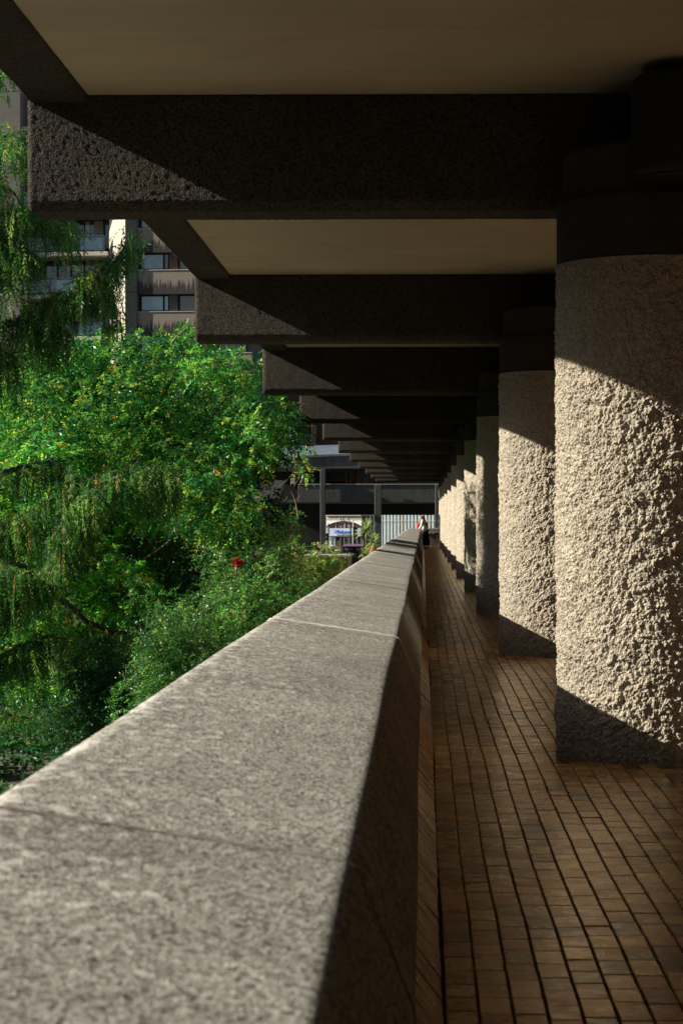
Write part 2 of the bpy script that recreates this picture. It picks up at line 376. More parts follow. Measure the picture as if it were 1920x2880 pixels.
nx = len(xs); Q = np.array([[j * nx + i, j * nx + i + 1, (j + 1) * nx + i + 1, (j + 1) * nx + i] for j in range(len(ys) - 1) for i in range(nx - 1)])
tag(link('planted_bank', np_mesh('planted_bank', np.stack([X.ravel(), Y.ravel(), Z.ravel()], 1), Q, True), M['ground']), kind='structure')
tag(MB().box(-80, 80, 165, 240, -3.05, -2.985).build('street', M['asphalt']), kind='structure')
tag(MB().box(-80, 80, 240.0, 249.8, -3.05, -2.87).build('pavement', M['grey_panel']), kind='structure')
t = thing('sky_blocker', 'unseen concrete block added at the far left to cut sky light', 'building', (-66, 20, -6))  # out-of-frame block, added to hold back low sky light from the walkway
MB().box(-78, -64, -90, 120, -6, 23).build('wall', M['far_conc'], t)
for i in range(9): MB().bbox(-64, -62.6, -90, 120, -4 + 3 * i, -3.0 + 3 * i, .05).build('balcony', M['grey_conc'], t)
for i in range(14): MB().box(-63.99, -62.8, -88 + 15 * i, -87.4 + 15 * i, -6, 23.4).build('pier', M['grey_conc'], t)
# ------------------------------------------------------------------ walkway floor
walk = MB().box(-.30, 5.2, -12, END, -.6, -.0075).build('walkway', M['grout']); tag(walk, kind='structure')
MB().box(2.2, 5.19, -11.9, END - .05, -.007, -.002).build('paving_sheet', M['floor_sheet'], walk)
MB().box(.05, 2.195, -11.9, 6.2, -.007, -.002).build('paving_sheet', M['floor_sheet'], walk)
MB().box(-1.2, 5.19, -11.9, END, -3.2, -.61).build('podium_edge', M['far_conc'], walk)

def brick_mesh(w, l, h, b=.004):
    m = MB(); x, y = w / 2, l / 2
    m.v = [(-x, -y, -h), (x, -y, -h), (x, y, -h), (-x, y, -h), (-x, -y, -b), (x, -y, -b), (x, y, -b), (-x, y, -b), (-x + b, -y + b, 0), (x - b, -y + b, 0), (x - b, y - b, 0), (-x + b, y - b, 0)]
    m.f = [(0, 1, 5, 4), (1, 2, 6, 5), (2, 3, 7, 6), (3, 0, 4, 7), (4, 5, 9, 8), (5, 6, 10, 9), (6, 7, 11, 10), (7, 4, 8, 11), (8, 9, 10, 11)]
    return m
def wob(x, y):
    return .0040 * math.sin(y * .9 + 1.0 + x * .4) + .0016 * math.sin(y * 2.3 + x * 1.7) + .0008 * math.sin(y * 5.1 + x * 5)
PW = .104
meshes = {}
def paver(mi, ln):
    key = (mi, ln)
    if key not in meshes:
        b = brick_mesh(PW - .0055, ln - .006, .012)
        me = bpy.data.meshes.new('brick'); me.from_pydata(b.v, [], b.f); me.update(); me.materials.append(BR[mi]); meshes[key] = me
    return meshes[key]
allb = []
r_ = random.Random(11)
for ci in range(20):
    cx = .064 + PW * (ci + .5); y = 6.3 + r_.random() * .235
    ymax = END - .1 if cx < 1.5 else 30
    while y < ymax:
        ln = r_.choice((.235, .235, .235, .235, .2, .275))
        yc = y + ln / 2; y += ln
        mi = r_.choices(range(5), (4, 4, 2.2, 2.5, 1.6))[0]
        allb.append((cx, yc, ln, mi))
vis = sorted([b for b in allb if b[0] < .118 * b[1] + .05], key=lambda b: b[1])
near = vis[:298]; nearset = set(near)
for b in near:
    cx, yc, ln, mi = b
    o = bpy.data.objects.new('brick', paver(mi, ln)); COL.objects.link(o); o.parent = walk
    dx = (wob(cx, yc + .1) - wob(cx, yc - .1)) / .2
    o.location = (cx + wob(cx, yc), yc, r_.uniform(-.0016, .0012)); o.rotation_euler = (r_.gauss(0, .004), r_.gauss(0, .006), -math.atan(dx) + r_.gauss(0, .006))
for mi in range(5):
    m = MB(); bm0 = {}
    for b in allb:
        if b in nearset or b[3] != mi: continue
        cx, yc, ln, _ = b; t = brick_mesh(PW - .0055, ln - .006, .012)
        dx = (wob(cx, yc + .1) - wob(cx, yc - .1)) / .2; n = len(m.v); dz = r_.uniform(-.0016, .0012); ty, tx = r_.gauss(0, .006), r_.gauss(0, .004)
        px = cx + wob(cx, yc)
        m.v += [(px + v[0] + v[1] * dx, yc + v[1] - v[0] * dx, v[2] + dz + v[0] * ty + v[1] * tx) for v in t.v]
        m.f += [tuple(n + i for i in f) for f in t.f]
    m.build('distant_bricks', BR[mi], walk, kind='stuff')
# ------------------------------------------------------------------ ceiling, edge beams
ceil = MB().box(-2.17, 5.2, -14, 126, 4.25, 4.95).build('ceiling', M['ceiling']); tag(ceil, kind='structure')
light_block_wall = MB().box(5.2, 5.5, -14, END + 4, -.6, 4.9).build('back_wall', M['smooth_conc']); tag(light_block_wall, 'unseen dark wall added to keep light out of the covered walkway', 'wall')  # unseen wall added to stop light leaking in from the right
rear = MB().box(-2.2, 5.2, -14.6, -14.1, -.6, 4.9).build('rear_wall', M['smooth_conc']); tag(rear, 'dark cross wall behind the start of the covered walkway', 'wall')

def extrude_rough(name, prof, axis, lo, hi, step, pstep, amp, freq, mat, parent=None, chamf=0.0, seed=0, bend=None):
    """closed profile extruded along x or y, resampled and displaced into real grain"""
    P = np.array(prof, float); nP = len(P); pts = []
    for i in range(nP):
        a, b = P[i], P[(i + 1) % nP]; k = max(1, int(round(np.linalg.norm(b - a) / pstep)))
        for j in range(k): pts.append(a + (b - a) * j / k)
    pts = np.array(pts); m = len(pts); c = pts.mean(0)
    ts = list(np.linspace(lo + chamf, hi - chamf, max(2, int((hi - lo) / step) + 1)))
    rings = [(t, 0.) for t in ts]
    if chamf: rings = [(lo, chamf)] + rings + [(hi, chamf)]
    T = np.repeat([r[0] for r in rings], m); C = np.repeat([r[1] for r in rings], m); PP = np.tile(pts, (len(rings), 1))
    nxt = np.roll(pts, -1, 0) - np.roll(pts, 1, 0); nr = np.stack([nxt[:, 1], -nxt[:, 0]], 1); nr /= np.maximum(np.linalg.norm(nr, axis=1)[:, None], 1e-9)
    area = (pts[:, 0] * np.roll(pts[:, 1], -1) - np.roll(pts[:, 0], -1) * pts[:, 1]).sum()
    if area < 0: nr = -nr
    NR = np.tile(nr, (len(rings), 1)); PP = PP - NR * C[:, None]
    q3 = np.stack([T, PP[:, 0], PP[:, 1]], 1) + seed * 7.3
    h = gnoise(q3 * freq) * .65 + gnoise(q3 * freq * 2.3 + 5) * .4 + gnoise(q3 * 2.1 + 9) * .5
    PP = PP + NR * (h * amp)[:, None]
    if bend: PP[:, 0] += bend(T)
    V = np.stack([T, PP[:, 0], PP[:, 1]], 1) if axis == 'x' else np.stack([PP[:, 0], T, PP[:, 1]], 1)
    R = len(rings); i = np.arange(R - 1)[:, None] * m; k = np.arange(m)[None, :]; k2 = (k + 1) % m
    Q = np.stack([i + k, i + k2, i + m + k2, i + m + k], 2).reshape(-1, 4)
    flip = (area > 0) == (axis == 'x')
    if not flip: Q = Q[:, ::-1]
    me = np_mesh(name, V, Q, smooth=True)
    bm = bmesh.new(); bm.from_mesh(me); bm.verts.ensure_lookup_table()
    for base in (0, (R - 1) * m):
        try: bm.faces.new([bm.verts[base + j] for j in range(m)])
        except ValueError: pass
    bmesh.ops.recalc_face_normals(bm, faces=bm.faces[:]); bm.to_mesh(me); bm.free()
    return link(name, me, mat, parent)

eb = [(-2.56, 4.23), (-2.53, 4.2), (-2.17, 4.2), (-2.17, 5.2), (-2.56, 5.2)]
ebt = thing('edge_beam', 'long dark concrete edge beam running along the outer side of the soffit', 'beam', (-2.4, -14, 4.2))
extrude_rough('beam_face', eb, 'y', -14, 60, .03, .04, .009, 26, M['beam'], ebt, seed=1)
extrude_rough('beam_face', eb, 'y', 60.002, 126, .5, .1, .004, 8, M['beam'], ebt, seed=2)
# ------------------------------------------------------------------ cross beams and columns
ordw = ['first', 'second', 'third', 'fourth', 'fifth', 'sixth', 'seventh', 'eighth', 'ninth', 'tenth', 'eleventh']
def beam_prof(y): return [(y, 3.56), (y + .05, 3.50), (y + .47, 3.50), (y + .5, 3.54), (y + .5, 4.245), (y, 4.245)]
extras = {0: 'largest and nearest dark concrete crossbeam, its lower left corner lit, under the soffit',
          1: 'second dark concrete crossbeam from the camera, level with the stained windows of the tower'}
for k in range(-1, 11):
    y = 14.93 + S * k
    lab = extras.get(k, ('%s dark concrete crossbeam counted from the camera, between soffit and columns' % ordw[max(k, 0)]) if k >= 0 else 'dark concrete crossbeam overhead, just above the start of the parapet')
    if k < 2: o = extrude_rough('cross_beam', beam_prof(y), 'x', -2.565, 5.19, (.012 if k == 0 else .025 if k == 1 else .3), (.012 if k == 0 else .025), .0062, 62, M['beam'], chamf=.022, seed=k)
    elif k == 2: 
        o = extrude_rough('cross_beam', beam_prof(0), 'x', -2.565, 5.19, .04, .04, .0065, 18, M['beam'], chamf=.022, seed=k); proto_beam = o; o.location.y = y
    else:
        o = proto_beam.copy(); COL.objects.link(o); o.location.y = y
    tag(o, lab, 'beam', 'crossbeams under the soffit')

CX, R = 1.5, .65
def column_mesh(name, step, seed, z1=3.115):
    nt_ = int(2 * math.pi * R / step); nz = int(z1 / step) + 1
    th = np.arange(nt_) / nt_ * 2 * np.pi; zz = np.linspace(-.02, z1, nz)
    TH, ZZ = np.meshgrid(th, zz); TH = TH.ravel(); ZZ = ZZ.ravel()
    P = np.stack([R * np.cos(TH), R * np.sin(TH), ZZ], 1); q = P + seed * 13.7
    warp = np.stack([gnoise(q * 9 + 3), gnoise(q * 9 + 17), gnoise(q * 9 + 31)], 1) * .035
    w = worley((q + warp) * np.array((1, 1, .95)) * 24); w2 = worley((q + warp * .6) * 62 + 9)
    h = (.52 - w) * .024 + (.5 - w2) * .015 + gnoise(q * 13 + 2) * .013 + np.abs(gnoise(q * 33)) * -.011 + gnoise(q * 3.1) * .012 + gnoise(q * 85) * .005
    fade = np.clip((z1 - ZZ) / .03, 0, 1); h = h * fade - .002
    rr = R + h
    V = np.stack([rr * np.cos(TH), rr * np.sin(TH), ZZ], 1)
    i = np.arange(nz - 1)[:, None] * nt_; k = np.arange(nt_)[None, :]; k2 = (k + 1) % nt_
    Q = np.stack([i + k, i + k2, i + nt_ + k2, i + nt_ + k], 2).reshape(-1, 4)
    me = np_mesh(name, V, Q, smooth=(step > .015)); me.materials.append(M['column']); return me
cm = [column_mesh('shaft', .0063, 1), column_mesh('shaft', .0125, 2), column_mesh('shaft', .02, 3)]
cap = MB().lathe([(.635, 3.118), (.648, 3.13), (.648, 3.50), (.612, 3.505), (.612, 3.80), (.60, 3.82)], seg=64)
cap_me = bpy.data.meshes.new('capital'); cap_me.from_pydata(cap.v, [], cap.f); cap_me.update(); cap_me.materials.append(M['smooth_conc'])
collab = ['nearest and largest rough concrete column, pitted shaft half in sunlight at the right edge',
          'second rough concrete column, sunlit shaft partly hidden behind the nearest one',
          'third rough concrete column, mottled by tree shadow between two brighter ones',
          'fourth rough concrete column, mostly in tree shadow with a small lit patch']
for k in range(0, 11):
    lab = collab[k] if 0 <= k < 4 else ('%s rough concrete column counted from the camera, sunlit shaft in the receding row' % ordw[k] if k > 0 else 'rough concrete column beside the parapet start, just behind the viewpoint')
    t = thing('column', lab, 'column', (CX, Y0 + S * k, 0), 'round columns along the walkway')
    for nm, me in (('shaft', cm[0 if k == 0 else 1 if k in (1, 2) else 2]), ('capital', cap_me)):
        o = bpy.data.objects.new(nm, me); COL.objects.link(o); o.parent = t
        if nm == 'shaft' and k > 0: o.rotation_euler.z = k * 1.3
# dark drum lamp
t = thing('drum_lamp', 'black drum shaped lamp fixed high on the nearest beam, upper right corner', 'lamp', (1.66, 14.0, 3.57))
MB().lathe([(.36, 3.57), (.39, 3.585), (.40, 3.62), (.40, 4.12), (.385, 4.165), (.35, 4.19)], (1.66, 14.05, 0), 48).build('housing', M['black_metal'], t, smooth=True)
MB().box(1.5, 1.82, 14.40, 14.93, 3.83, 4.1).build('bracket', M['black_metal'], t)
MB().lathe([(.33, 3.555), (.34, 3.566)], (1.66, 14.05, 0), 40).build('diffuser', M['black_metal'], t)
# ------------------------------------------------------------------ parapet
par = thing('parapet_wall', 'long broad topped concrete parapet running from the foreground to the far end', 'wall', (-.4, 0, 0))
pp = [(-.755, -.6), (-.03, -.6), (-.03, .14), (-.014, .66), (-.02, .70), (-.106, .912), (-.117, .929), (-.135, .936), (-.70, 1.022), (-.735, 1.018), (-.755, .99)]
bendf = lambda T: .004 * np.sin(T * .45 + .6) + .002 * np.sin(T * 1.3)
J = [-3.45, 3.81, 11.07] + [11.07 + 7.26 * i for i in range(1, 16)]; J = [-11] + [j for j in J if j < 119] + [121.5]
for i in range(len(J) - 1):
    a, b = J[i] + .008, J[i + 1] - .008
    st = .3 if i == 0 else .014 if i in (1, 2) else .022 if i == 3 else .05 if i < 6 else .12
    if i == 1: 
        extrude_rough('wall_section', pp, 'y', a, 1.8, .3, .06, .003, 10, M['parapet'], par, seed=9, bend=bendf); a = 1.802
    extrude_rough('wall_section', pp, 'y', a, b, st, .014 if i in (1, 2, 3) else .05,  .0020 if i < 5 else .004, 110 if i < 4 else 9, M['parapet'], par, seed=i + 3, bend=bendf)
ppj = [(x - (.004 if x < -.7 else 0) + (.0 if x < -.2 else .003), z + (.003 if z > .8 else 0)) for x, z in pp]
for i in range(1, len(J) - 1):
    w = .045 if abs(J[i] - 11.07) < .1 else .012
    o = extrude_rough('joint', ppj, 'y', J[i] - w, J[i] + w, .01, .02, .0035, 22, M['mortar'] if w > .02 else M['grey_mortar'], par, seed=i, bend=bendf)
    if w > .02: o['label'] = 'pale mortar joint across the parapet top'
# tiled skirting at its foot
sk = MB(); sk.v = [(-.034, -.06, .13), (-.034, .06, .13), (.03, .06, .045), (.03, -.06, .045), (.062, .06, .004), (.062, -.06, .004), (-.05, -.06, -.01), (-.05, .06, -.01)]
sk.f = [(0, 3, 2, 1), (3, 5, 4, 2), (0, 6, 5, 3), (1, 2, 4, 7), (0, 1, 7, 6)]
skm = []
for b in BR[:4]:
    me = bpy.data.meshes.new('tile'); me.from_pydata(sk.v, [], sk.f); me.update(); me.materials.append(b); skm.append(me)
skt = thing('tiled_skirting', 'row of small clay skirting tiles lit along the foot of the parapet', 'skirting', (0, 0, 0))
y = 6.0; cnt = 0; rest = MB()
while y < 120:
    dx = float(bendf(np.array([y]))[0]) + r_.gauss(0, .0012)
    if cnt < 296:
        o = bpy.data.objects.new('tile', r_.choice(skm)); COL.objects.link(o); o.parent = skt; o.location = (dx, y, r_.gauss(0, .001)); o.rotation_euler = (0, r_.gauss(0, .012), r_.gauss(0, .012))
    else:
        n = len(rest.v); rest.v += [(v[0] + dx, v[1] + y, v[2]) for v in sk.v]; rest.f += [tuple(n + i for i in f) for f in sk.f]
    y += .1225; cnt += 1
rest.build('distant_tiles', BR[1], skt, kind='stuff')
# end wall across the walkway
t = thing('end_wall', 'low concrete wall with thick coping closing the walkway behind the person', 'wall', (.6, END, 0))
MB().box(-.05, 1.5, END + .02, END + .3, -.6, .72).build('wall_face', M['far_conc'], t)
MB().bbox(-.1, 1.6, END - .12, END + .4, .74, 1.0, .03).build('coping', M['parapet'], t)
t = thing('notice_board', 'black notice board with white lines fixed to the low end wall', 'sign', (.75, END, .3))
x0, z1 = W(1223, 1503, END - .03); x1, z0 = W(1240, 1522, END - .03)
MB().bbox(x0, x1, END - .03, END + .018, z0, z1, .005).build('board', M['black_metal'], t)
m = MB()
for i in range(4): zz = z1 - .05 - i * .085; m.box(x0 + .05, x1 - .03 - .03 * (i % 2), END - .036, END - .031, zz - .02, zz)
m.build('text_lines', M['white_paint'], t)

# ------------------------------------------------------------------ far concrete bridge and buildings
def px(name, mat, par, *a, **k): return MB().pbox(*a, **k).build(name, mat, par)
t = thing('podium_bridge', 'dark concrete upper walkway with pillars crossing beyond the end of the colonnade', 'bridge', (-4, 133, -3))
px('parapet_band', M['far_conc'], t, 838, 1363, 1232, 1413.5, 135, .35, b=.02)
px('ledge', M['coping'], t, 838, 1360.6, 1232, 1362.8, 134.95, .5)  # sunlit top of the parapet band, its brightness put into a pale colour
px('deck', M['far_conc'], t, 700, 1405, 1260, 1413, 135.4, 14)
px('rear_beam', M['dark_void'], t, 700, 1400, 1300, 1448.5, 149.5, .6)  # near-black face puts the shade of the void under the deck into colour
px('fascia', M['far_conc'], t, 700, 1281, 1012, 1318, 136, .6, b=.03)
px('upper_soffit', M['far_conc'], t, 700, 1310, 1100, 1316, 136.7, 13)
px('void_shade_wall', M['dark_void'], t, 600, 1320, 909, 1700, 146, .5)  # near-black sheet painted as the shade inside the left opening
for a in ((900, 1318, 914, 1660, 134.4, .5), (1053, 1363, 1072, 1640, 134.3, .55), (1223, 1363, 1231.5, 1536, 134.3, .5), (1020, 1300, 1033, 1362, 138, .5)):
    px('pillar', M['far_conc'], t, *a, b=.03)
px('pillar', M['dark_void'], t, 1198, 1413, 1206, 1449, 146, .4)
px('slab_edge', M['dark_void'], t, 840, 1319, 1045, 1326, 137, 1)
# sloping metal roof
m = MB(); a = [W(770, 1284, 136), W(1005, 1275, 136), W(1005, 1248, 150), W(770, 1254, 150)]
m.v = [(a[0][0], 135.9, a[0][1]), (a[1][0], 135.9, a[1][1]), (a[2][0], 150, a[2][1]), (a[3][0], 150, a[3][1])] + [(a[0][0], 135.9, a[0][1] - .12), (a[1][0], 135.9, a[1][1] - .12), (a[2][0], 150, a[2][1] - .12), (a[3][0], 150, a[3][1] - .12)]
m.f = [(0, 1, 2, 3), (7, 6, 5, 4), (0, 4, 5, 1), (1, 5, 6, 2), (2, 6, 7, 3), (3, 7, 4, 0)]
tag(m.build('sloping_roof', M['roof_metal']), 'blue grey sloping roof sheet stained with dark streaks above the bridge', 'roof')
# brick office block with orange glazing
t = thing('office_block', 'red brick block with orange framed windows and grey panels above the bridge', 'building', (W(900, 0, 152)[0], 152, -3)); office = t
px('wall', M['brick_wall'], t, 780, 1090, 1230, 1366, 152, 6)
def glazing(sx0, sy0, sx1, sy1, d, vs, hs, panels):
    w = px('window', M['glass'], t, sx0, sy0, sx1, sy1, d + .2, .1)
    for k, (a, b, c, e, mt) in enumerate(panels):
        px('panel', mt, w, a, b, c, e, d + .12 - .004 * k, .06)
    for v in vs: px('mullion', M['orange_frame'], w, v - 1.3, sy0, v + 1.3, sy1, d, .09)
    for h in hs: px('transom', M['orange_frame'], w, sx0, h - 1.1, sx1, h + 1.1, d + .01, .07)
glazing(809, 1147, 902, 1251, 150.5, (811, 890), (1150, 1197, 1217.5, 1249), [(813, 1218, 900, 1248, M['grey_panel']), (815, 1153, 842, 1170, M['dark_void']), (832, 1173, 843, 1188, M['orange_blind']), (814, 1173, 817, 1188, M['white_paint']), (826, 1173, 829, 1188, M['white_paint']), (849.6, 1200, 850.6, 1248, M['black_metal']), (893, 1198, 902, 1216, M['grey_panel'])])
glazing(841, 1325, 884, 1362, 147.5, (), (1349,), [(843, 1327, 882, 1348, M['grey_panel'])])
glazing(914, 1325, 1024, 1362, 147.5, (939, 1017.5), (1351,), [(918, 1328, 1022, 1350, M['grey_panel']), (977.5, 1328, 979, 1361, M['black_metal']), (918, 1351, 1022, 1361, M['dark_void'])])
px('brick_pier', M['brick_wall'], t, 1040, 1325, 1051, 1362, 147.2, .4)
px('brick_pier', M['brick_wall'], t, 908, 1325, 919, 1362, 147.0, .3)
office.rotation_euler.z = math.radians(-12)
# balcony block at the left of the bridge
t = thing('balcony_block', 'pale concrete block with two curved trough balconies beside the tree', 'building', (-10, 122, -5))
def trough(pts, d, dep): MB().prism([W(x, y, d) for x, y in pts], d, dep).build('balcony', M['grey_conc'], t)
trough([(560, 1408), (770, 1410), (782, 1402), (790, 1380), (796, 1351), (560, 1351)], 120, 1.6)
trough([(560, 1297), (768, 1297), (780, 1290), (788, 1275), (791, 1262), (560, 1262)], 120, 1.6)
px('pillar', M['grey_conc'], t, 713, 1297, 725, 1351, 120.3, .4)
px('back_wall', M['dark_void'], t, 560, 1200, 740, 1600, 122, 3)
px('lintel', M['grey_conc'], t, 733, 1322, 830, 1326, 124, .3)
x, z = W(824, 1353, 130); tag(MB().bbox(x - .12, x + .12, 129.95, 130, z - .16, z + .16, .01).build('wall_notice', M['coping']), 'small pale notice fixed in the dark opening above the curved balcony', 'sign')
x, z = W(897, 1533, 134.2); tag(MB().bbox(x - .1, x + .1, 134.32, 134.39, z - .14, z + .14, .01).build('wall_notice', M['coping']), 'small pale notice on the bridge pillar left of the shop', 'sign')
t = thing('globe_lamp', 'dark bell shaped lamp standing on the upper ledge beside the tree', 'lamp', (*W(851, 1361, 134), 0))
x, z = W(851, 1361, 134); t.location = (x, 134, z)
MB().lathe([(.2, 0), (.17, .12), (.1, .28), (.05, .34)], (x, 134, z), 16).build('lamp_shade', M['black_metal'], t, smooth=True)
MB().lathe([(.06, .34), (.03, .42), (.025, .7)], (x, 134, z), 10).build('stem', M['white_paint'], t)
# ------------------------------------------------------------------ tower block upper left
D = 150.0
tw = thing('tower_block', 'tall concrete apartment tower with balconies and stained spandrels behind the trees', 'building', (-20, D, -6))
def PX(sx): return W(sx, 0, D)[0]
def PZ(sy): return W(0, sy, D)[1]
ztop = PZ(-200)
MB().box(PX(-300), PX(720), D + 3.2, D + 12, -6, ztop).build('core_wall', M['far_conc'], tw)
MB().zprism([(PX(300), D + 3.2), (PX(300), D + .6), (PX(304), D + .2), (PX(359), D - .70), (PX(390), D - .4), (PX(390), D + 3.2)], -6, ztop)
m = MB().zprism([(PX(300), D + 3.2), (PX(300), D + .55), (PX(359), D - .75), (PX(359), D + 3.2)], -6, ztop); m.build('pier_lit_face', M['pale_conc'], tw)  # sunlit side of the pier, its light put into a paler concrete
m = MB().zprism([(PX(359) + .002, D + 3.2), (PX(359) + .002, D - .745), (PX(390), D - .55), (PX(390), D + 3.2)], -6, ztop); m.build('pier', M['grey_conc'], tw)  # shaded side of the same pier, its shade put into a greyer concrete
for k in range(-6, 9):
    z = PZ(703 + 119.2 * k)
    if z > -6: MB().zprism([(PX(358), D - .757), (PX(358), D - .745), (PX(390.2), D - .545), (PX(390.2), D - .56)], z - .02, z + .02).build('joint', M['black_metal'], tw)
m = MB().box(PX(-250), PX(51), D - .3, D + 3.2, -6, ztop); m.build('pier', M['grey_conc'], tw)
for k in range(-3, 4):
    z = PZ(365 + 116 * k); MB().box(PX(-250), PX(51.2), D - .31, D - .2, z - .025, z + .025).build('joint', M['black_metal'], tw)
for k in range(-4, 7):
    zt = PZ(704.5 + 119.2 * k); h = PZ(0) - PZ(12); st = PZ(0) - PZ(119.2)
    if zt < -5: continue
    MB().bbox(PX(51), PX(299.5), D + .1, D + 3.2, zt - h, zt, .03).build('balcony_slab', M['pale_conc'], tw)
    if k < -1 or k > 3: continue
    zr = zt + (PZ(0) - PZ(47)); r = MB()
    r.box(PX(52), PX(290), D + .14, D + .2, zr - .07, zr)
    for sx in (52, 131, 209, 287): r.box(PX(sx), PX(sx + 3), D + .13, D + .21, zt, zr - .07)
    rl = r.build('railing', M['steel_blue'], tw)
    for a, b in ((56, 129), (135, 207), (213, 285)): MB().box(PX(a), PX(b), D + .16, D + .18, zt + .1, zr - .16).build('glass_panel', M['balcony_glass'], rl)
    # glazed wall at the back of the balcony
    w = MB().box(PX(52), PX(299), D + 3.0, D + 3.1, zt + .02, zt + st - h - .02).build('window', M['glass'], tw)
    for sx in (52, 120, 160, 200, 258, 296): MB().box(PX(sx), PX(sx + 4), D + 2.93, D + 2.99, zt + .02, zt + st - h - .02).build('frame', M['black_metal'], w)
    for a, b in (((164, 178), (183, 199))[k % 2], (204, 217)): MB().box(PX(a), PX(b), D + 2.95, D + 2.985, zt + .05, zt + st - h - .15).build('pane', M['blue_glass'], w)
    MB().box(PX(230), PX(256), D + 2.94, D + 2.98, zt + .05, zt + st - h - .1).build('curtain', M['stone'], w)
for k in range(-3, 6):
    z1 = PZ(762.5 + 117 * k); z0 = PZ(829 + 117 * k); zb = PZ(879 + 117 * k)
    if z1 < -4: break
    MB().box(PX(391), PX(715), D - .40, D + .1, z0, z1).build('spandrel', M['spandrel'], tw)
    MB().box(PX(391), PX(715), D - .45, D + .15, z1 + .002, z1 + .05).build('sill', M['coping'], tw)
    for a, b, c in ((393, 478, 460), (503, 590, 572), (615, 700, 680)):
        w = MB().box(PX(a), PX(b), D + .0, D + .1, zb + .06, z0).build('window', M['black_metal'], tw)
        MB().box(PX(a + 7), PX(c), D - .05, D - .02, zb + .14, z0 - .12).build('pane', M['blue_glass'] if (a < 400) else M['glass'], w)
        MB().box(PX(c + 6), PX(b - 3), D - .06, D - .02, zb + .14, z0 - .12).build('pane', M['blue_glass'] if a < 400 and k == 0 else M['glass'], w)
    MB().box(PX(479), PX(502), D - .1, D + .12, zb + .052, z0).build('mullion_panel', M['brick_wall'] if k % 2 else M['far_conc'], tw)
tw.rotation_euler.z = math.radians(-6)
MB().box(PX(380), PX(720), D + .12, D + 3.3, -6, ztop).build('core_wall', M['far_conc'], tw)
# ------------------------------------------------------------------ street: shop, fins, signals, kiosk, car
D = 250.0
def ZB(m, x0, y0, x1, y1, d, dep, b=0): return m.pbox(900 + x0 * .102, 1440 + y0 * .102, 900 + x1 * .102, 1440 + y1 * .102, d, dep, b)
def zb(name, mat, par, *a, **k): return ZB(MB(), *a, **k).build(name, mat, par)
shop = thing('phone_shop', 'phone repair shop with arched fanlight and pale sign with blue lettering', 'shop', (W(965, 0, D)[0], D, -3))
zb('wall', M['stone'], shop, -900, -200, 1180, 84, D + .3, 6)
zb('cornice', M['stone'], shop, 110, 85, 1185, 105, D - .25, .9, b=.01)
zb('frieze', M['stone'], shop, 132, 106, 1178, 215, D, .4)
for x in (540, 612, 765): zb('pilaster', M['coping'], shop, x - 12, 108, x + 12, 214, D - .06, .055)
# arch spandrel panel as a polygon
A = [(132, 216), (1178, 216), (1178, 392)]
for i in range(25):
    a = i / 24; xx = 1165 - a * (1165 - 135); A.append((xx, 378 - 133 * (1 - ((xx - 650) / 515) ** 2)))
A.append((132, 392))
A = [W(900 + x * .102, 1440 + y * .102, D + .05) for x, y in A]
MB().prism(A[::-1], D + .05, .3).build('arch', M['white_paint'], shop)
fl = zb('fanlight', M['glass'], shop, 133, 240, 1168, 449, D + .4, .1)
for a, b in ((140, 200), (335, 385), (402, 440), (600, 638), (660, 700), (860, 900), (915, 950)): zb('red_panel', M['red_print'], fl, a, 340, b, 446, D + .37, .02)
for cx in (515, 775):
    zb('phone_outline', M['sign_board'], fl, cx - 40, 275, cx + 40, 385, D + .37, .02)
    zb('phone_screen', M['dark_void'], fl, cx - 27, 293, cx + 27, 366, D + .355, .012)
    zb('phone_dot', M['sign_board'], fl, cx - 30, 405, cx - 8, 425, D + .37, .02); zb('phone_dot', M['sign_board'], fl, cx + 8, 405, cx + 30, 425, D + .37, .02)
for x in (388, 648, 905): zb('mullion', M['coping'], fl, x - 9, 235, x + 9, 449, D + .3, .06)
sb = zb('sign_board', M['sign_board'], shop, 132, 450, 1166, 665, D - .06, .3, b=.01)
def text(body, h, x, y, d, mat, par, name='lettering', bold=.0):
    cu = bpy.data.curves.new(name, 'FONT'); cu.body = body; cu.size = h; cu.extrude = .012; cu.offset = bold
    to = bpy.data.objects.new(name, cu); COL.objects.link(to); dg = bpy.context.evaluated_depsgraph_get()
    me = bpy.data.meshes.new_from_object(to.evaluated_get(dg)); bpy.data.objects.remove(to)
    me.transform(Matrix.Translation((x, d, y)) @ Matrix.Rotation(math.radians(90), 4, 'X')); me.materials.clear()
    return link(name, me, mat, par)
def TP(x, y, d): return W(900 + x * .102, 1440 + y * .102, d)
x, z = TP(455, 590, D - .09); text('FixLocal', .50, x, z, D - .09, M['blue_letters'], sb, bold=.008)
x, z = TP(455, 645, D - .09); text('Your Local Tech Experts', .17, x, z, D - .09, M['black_letters'], sb, bold=.003)
x, z = TP(150, 520, D - .09); text('12', .26, x, z, D - .09, M['black_letters'], sb, bold=.004)
x, z = TP(403, 590, D - .08); pin = []
for i in range(17): a = math.radians(-30 + 240 * i / 16); pin.append((x + .15 * math.cos(a), z + .24 + .15 * math.sin(a)))
pin.append((x, z - .0)); MB().prism(pin, D - .085, .02).build('map_pin_logo', M['blue_letters'], sb)
MB().prism([(x + .07 * math.cos(i * math.pi / 6), z + .24 + .07 * math.sin(i * math.pi / 6)) for i in range(12)], D - .092, .006).build('map_pin_hole', M['white_paint'], sb)
zb('shop_window', M['glass'], shop, 133, 668, 1166, 1300, D + .5, .1)
for x in (142, 385, 541, 648, 785, 902, 1030, 1160): zb('window_frame', M['grey_conc'], shop, x - 10, 668, x + 10, 1300, D + .1, .12)
zb('door', M['dark_void'], shop, 400, 690, 530, 1290, D + .35, .1)
